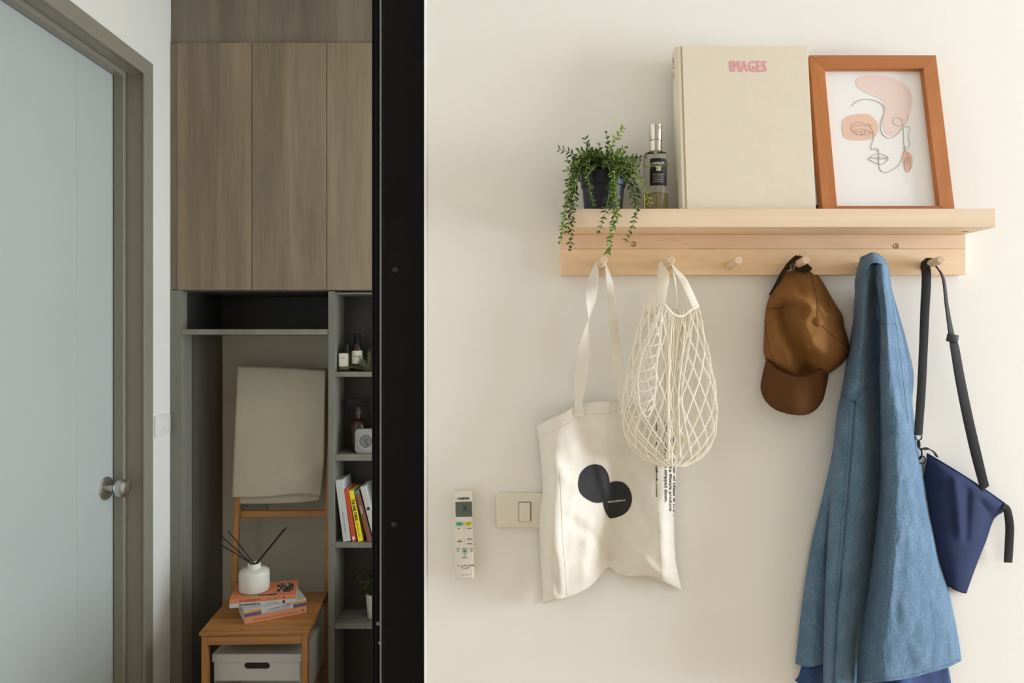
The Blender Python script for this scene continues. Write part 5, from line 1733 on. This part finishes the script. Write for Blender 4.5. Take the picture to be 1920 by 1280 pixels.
fp = [
    [(1613, 482, .052), (1622, 478, .066), (1636, 476, .072), (1650, 479, .070), (1661, 486, .054)],
    [(1606, 515, .034), (1614, 515, .064), (1626, 515, .078), (1640, 515, .060), (1660, 515, .040)],
    [(1604, 560, .022), (1612, 560, .060), (1624, 560, .072), (1637, 560, .022), (1662, 560, .008)],
    [(1599, 620, .020), (1608, 620, .058), (1622, 620, .068), (1636, 620, .014), (1664, 620, .006)],
    [(1590, 670, .020), (1602, 670, .056), (1620, 670, .064), (1637, 670, .012), (1666, 670, .006)],
    [(1577, 735, .022), (1592, 735, .056), (1620, 735, .062), (1641, 735, .012), (1668, 735, .006)],
    [(1566, 800, .024), (1584, 800, .058), (1620, 800, .062), (1645, 800, .014), (1672, 800, .006)],
    [(1559, 900, .026), (1577, 900, .060), (1616, 900, .062), (1644, 900, .020), (1672, 900, .008)],
    [(1552, 1000, .028), (1571, 1000, .062), (1608, 1000, .060), (1636, 1000, .022), (1666, 1000, .010)],
    [(1547, 1100, .030), (1567, 1100, .064), (1600, 1100, .060), (1626, 1100, .024), (1658, 1100, .012)],
    [(1544, 1200, .032), (1564, 1200, .066), (1592, 1200, .060), (1612, 1200, .026), (1648, 1200, .014)],
    [(1543, 1290, .032), (1562, 1290, .066), (1588, 1290, .058), (1606, 1290, .026), (1642, 1290, .014)]]
fdis = jw(1)
ff2 = folds([([(1604, 756), (1598, 830), (1588, 950), (1578, 1060), (1569, 1170), (1563, 1290)], 2.5, -.005), ([(1578, 737), (1603, 755)], 4, -.004), ([(1603, 752), (1630, 715)], 4, -.004), ([(1612, 760), (1640, 800)], 5, -.005), ([(1600, 1080), (1590, 1200)], 8, -.006), ([(1590, 820), (1600, 900)], 7, .003)])
fvf = shell(grid_surface(fp, 14, 13, lambda x, y, u, v: fdis(x, y, u, v) + ff2(x, y)), .0016)
fpo = obj('front_panel', fvf, M['denim'], jk, True, angle=0)
sp_c = [
    [(1638, 500, .066), (1645, 496, .084), (1653, 494, .090), (1662, 497, .080), (1668, 505, .030)],
    [(1645, 540, .056), (1651, 540, .084), (1658, 540, .092), (1666, 540, .076), (1672, 540, .018)],
    [(1650, 590, .044), (1655, 590, .080), (1664, 590, .092), (1677, 590, .064), (1686, 590, .014)],
    [(1652, 640, .040), (1657, 640, .080), (1669, 640, .094), (1688, 640, .058), (1700, 640, .012)],
    [(1650, 700, .036), (1657, 700, .080), (1674, 700, .094), (1700, 700, .052), (1713, 700, .010)],
    [(1651, 755, .034), (1660, 755, .080), (1680, 755, .092), (1701, 755, .058), (1711, 757, .012)],
    [(1652, 820, .034), (1663, 820, .078), (1686, 820, .090), (1708, 820, .062), (1720, 820, .014)],
    [(1650, 910, .036), (1666, 910, .080), (1686, 910, .092), (1720, 910, .060), (1735, 910, .014)],
    [(1640, 1010, .036), (1662, 1010, .078), (1684, 1010, .094), (1736, 1010, .058), (1757, 1010, .014)],
    [(1627, 1110, .036), (1652, 1110, .078), (1676, 1110, .096), (1748, 1110, .058), (1780, 1110, .014)],
    [(1611, 1200, .036), (1640, 1200, .078), (1668, 1200, .097), (1760, 1200, .056), (1797, 1195, .014)],
    [(1606, 1282, .036), (1638, 1279, .078), (1668, 1275, .096), (1762, 1256, .052), (1803, 1238, .014)]]
sdis = jw(9, .0034)
sf2 = folds([([(1668, 600), (1680, 700), (1690, 760)], 5, -.005), ([(1655, 607), (1672, 603)], 4, -.004), ([(1700, 1000), (1725, 1080)], 8, .003), ([(1712, 1030), (1750, 1180)], 9, -.0025), ([(1690, 1130), (1720, 1240)], 10, .003),
             ([(1735, 1090), (1775, 1225)], 9, -.0025), ([(1700, 880), (1712, 980)], 6, .004), ([(1712, 900), (1738, 1020)], 7, -.003), ([(1660, 620), (1664, 800)], 7, .004)])
svf = shell(grid_surface(sp_c, 14, 13, lambda x, y, u, v: sdis(x, y, u, v) + sf2(x, y)), .0016)
sl = obj('sleeve_panel', svf, M['denim'], jk, True, angle=0)
bp_c = [
    [(1600, 600, .010), (1610, 600, .018), (1625, 600, .012)],
    [(1576, 745, .008), (1588, 745, .020), (1610, 745, .012)],
    [(1560, 850, .008), (1572, 850, .022), (1596, 850, .012)],
    [(1540, 940, .008), (1556, 940, .024), (1582, 940, .014)],
    [(1523, 1010, .008), (1544, 1010, .026), (1572, 1010, .014)],
    [(1508, 1100, .008), (1534, 1100, .028), (1566, 1100, .016)],
    [(1496, 1200, .008), (1526, 1200, .030), (1562, 1200, .018)],
    [(1491, 1244, .008), (1520, 1250, .030), (1562, 1238, .018)]]
bdis = jw(15, .003)
obj('back_panel', shell(grid_surface(bp_c, 10, 8, bdis), .0016), M['denim'], jk, True, angle=0)
# inner layer showing below the hem
in_c = [
    [(1506, 1236, .012), (1530, 1236, .020), (1560, 1236, .016), (1620, 1236, .020), (1690, 1230, .026), (1730, 1230, .020), (1770, 1220, .010)],
    [(1498, 1264, .010), (1520, 1262, .026), (1556, 1250, .020), (1620, 1270, .024), (1690, 1275, .040), (1722, 1268, .020), (1778, 1250, .010)],
    [(1490, 1275, .010), (1520, 1295, .028), (1556, 1295, .022), (1620, 1295, .026), (1690, 1295, .044), (1722, 1295, .018), (1786, 1295, .010)]]
obj('inner_layer', shell(grid_surface(in_c, 8, 8, jw(21, .004)), .0014), M['denim_navy'], jk, True, angle=0)
# the collar folded over the peg
col_ol = [(1604, 545), (1605, 515), (1608, 494), (1620, 479), (1636, 472.5), (1650, 476), (1660, 487), (1666, 505), (1669, 530), (1668, 560), (1660, 520), (1650, 500), (1634, 500), (1620, 520), (1612, 548)]
ctr = [[(1604, 548, .020), (1606, 510, .036), (1613, 488, .050), (1625, 477, .056), (1636, 473, .058), (1648, 476, .057), (1659, 487, .052), (1666, 508, .040), (1671, 560, .022)],
       [(1610, 560, .044), (1612, 520, .062), (1618, 497, .076), (1627, 486, .084), (1637, 482, .087), (1648, 485, .086), (1656, 493, .080), (1662, 510, .066), (1668, 560, .036)],
       [(1616, 565, .060), (1619, 525, .078), (1624, 505, .086), (1631, 495, .0905), (1638, 492, .092), (1647, 493, .091), (1654, 499, .086), (1658, 515, .074), (1663, 555, .050)]]
cog = shell(grid_surface(ctr, 6, 6, jw(30, .0015)), .0018)
col = obj('collar', cog, M['denim'], jk, True, angle=0)
# seams
ft, st_, ct_ = bvh(fvf), bvh(svf), bvh(cog)
def jseam(tree, par, path, r=.0006):
    q = drape_px(spline([Vector((x, y, 0)) for x, y in path], 10), tree, .0001)
    if len(q) > 3:
        obj('seam', tube(q, r, 5), M['d_stitch'], par, True)
jseam(ft, fpo, [(1577, 738), (1590, 747), (1603, 752), (1614, 735), (1627, 716)])
jseam(ft, fpo, [(1602, 754), (1597, 830), (1587, 950), (1577, 1060), (1568, 1170), (1563, 1275)])
jseam(ft, fpo, [(1594, 752), (1590, 830), (1580, 950), (1571, 1060), (1563, 1170), (1559, 1275)])
jseam(st_, sl, [(1650, 610), (1662, 606), (1676, 606)])
jseam(st_, sl, [(1700, 722), (1708, 717), (1713, 714)])
jseam(st_, sl, [(1672, 560), (1684, 640), (1694, 720), (1702, 790)])
hem = drape_px(spline([Vector(p) for p in ((1612, 1279, 0), (1652, 1275, 0), (1700, 1269, 0), (1760, 1253, 0), (1798, 1238, 0))], 12), st_, .0004)
obj('hem', tube(hem, .0022, 7), M['denim'], sl, True)

# ================================================================== navy pouch on the sixth peg
M['navy'] = fabric('navy_nylon', (34, 44, 74), (42, 54, 87), mottle=10, weave=1600, bump=.15, sheen=0, rough=.8, spec=.15)
M['web'] = plain('black_webbing', (36, 34, 34), .8, var=.12, scale=300, bump=.3, bscale=1800)
M['gunmetal'] = plain('gunmetal', (70, 68, 68), .3, metal=1)
po = thing('crossbody_pouch', C(1805, 1110, .02), 'small navy pouch with a black strap on the last peg', 'bag')
pc_ = [
    [(1738, 850, .012), (1775, 872, .020), (1812, 895, .024), (1850, 920, .020), (1884, 944, .010)],
    [(1737, 870, .014), (1772, 888, .030), (1808, 908, .034), (1846, 932, .030), (1884, 957, .010)],
    [(1728, 920, .014), (1763, 926, .036), (1798, 938, .040), (1832, 952, .034), (1864, 972, .010)],
    [(1726, 980, .014), (1760, 985, .036), (1792, 996, .040), (1822, 1010, .032), (1849, 1014, .010)],
    [(1742, 1045, .014), (1768, 1052, .030), (1792, 1060, .034), (1812, 1066, .026), (1829, 1064, .010)],
    [(1768, 1092, .010), (1780, 1100, .018), (1792, 1106, .020), (1802, 1110, .016), (1812, 1112, .008)]]
pdis = folds([([(1790, 900), (1800, 1000)], 8, .004), ([(1815, 920), (1812, 1010)], 7, -.004), ([(1840, 940), (1858, 968)], 6, -.004)])
pvf = shell(grid_surface(pc_, 8, 8, lambda x, y, u, v: pdis(x, y) * min(1, 6 * u, 6 - 6 * u)), .0012)
pbody = obj('pouch_front', pvf, M['navy'], po, True, angle=0)
pb_c = [[(x, y + .5, .005) for x, y, d in r] for r in pc_]
obj('pouch_back', shell(grid_surface(pb_c, 3, 3), .0012), M['navy'], po, True, angle=0)
obj('top_binding', tube([C(*q) for q in spline([Vector(p) for p in ((1738, 850, .012), (1775, 872, .020), (1812, 895, .024), (1850, 920, .020), (1884, 944, .010))], 8)], .0014, 6), M['navy'], po, True)
strap_over(5, .34, True, 0, [C(1737, 518, .046), C(1734, 585, .046), C(1731, 660, .044), C(1727, 740, .042), C(1723, 795, .040), C(1722, 816, .040)],
           [.014, .0145, .0145, .014, .0142, .0142, .013], [-80, -85, -88, -88, -90, -90], M['web'], po, .0022)
strap_over(5, .30, False, .0026, [C(1768, 520, .040), C(1775, 572, .040), C(1783, 622, .040), C(1790, 652, .040), C(1800, 710, .036), C(1814, 780, .032), C(1830, 850, .030), C(1844, 905, .028), C(1848, 914, .026)],
           [.012, .009, .011, .013, .0165, .017, .017, .0168, .015, .014], [50, 55, 65, 80, 85, 90, 95, 98, 98], M['web'], po, .0024)
a_ = C(1786, 634, .043)
obj('slider', MB().add(box((-.0098, -.0022, -.007), (.0098, .0022, .007), .0015), Matrix.Translation(a_) @ Matrix.Rotation(R(12), 4, 'Y')), plain('black_slider', (28, 27, 27), .4), po, True)
# swivel clasp
cl_ = obj('clasp', tube([C(x, y, .040) for x, y in ((1716, 817), (1716, 822), (1722, 826), (1728, 822), (1728, 817))], .0012, 6), M['gunmetal'], po, True)
obj('swivel', MB().add(lathe([(0, 0), (.0022, 0), (.0030, .004), (.0030, .009), (.0018, .012), (0, .012)], 14), axis_matrix(C(1723, 838, .039), (0, 0, 1))), M['gunmetal'], cl_, True)
obj('hook', tube([C(*q) for q in spline([Vector(p) for p in ((1723, 838, .039), (1728, 846, .040), (1727, 858, .036), (1720, 860, .032), (1718, 850, .030))], 6)], .0014, 6), M['gunmetal'], cl_, True)
obj('ring', tube([C(1729 + 6 * math.cos(2 * math.pi * k / 18), 862 + 7 * math.sin(2 * math.pi * k / 18), .030 + .004 * math.cos(2 * math.pi * k / 18)) for k in range(18)], .0012, 6, True), M['gunmetal'], cl_, True)
obj('zip_pull', ribbon([C(1727, 842, .042), C(1738, 841, .046), C(1750, 846, .044), C(1757, 856, .036)], [.004, .0055, .0055, .005], .0018, [70, 70, 60, 50], 6), plain('grey_leather', (78, 74, 76), .6), po, True)
obj('end_tab', ribbon([C(1880, 948, .014), C(1888, 955, .016), C(1893, 985, .016), C(1892, 1020, .014), C(1890, 1054, .012)], [.010, .0125, .0135, .0138, .0138], .0022, [0, 8, 12, 8, 5], 8), M['web'], po, True)
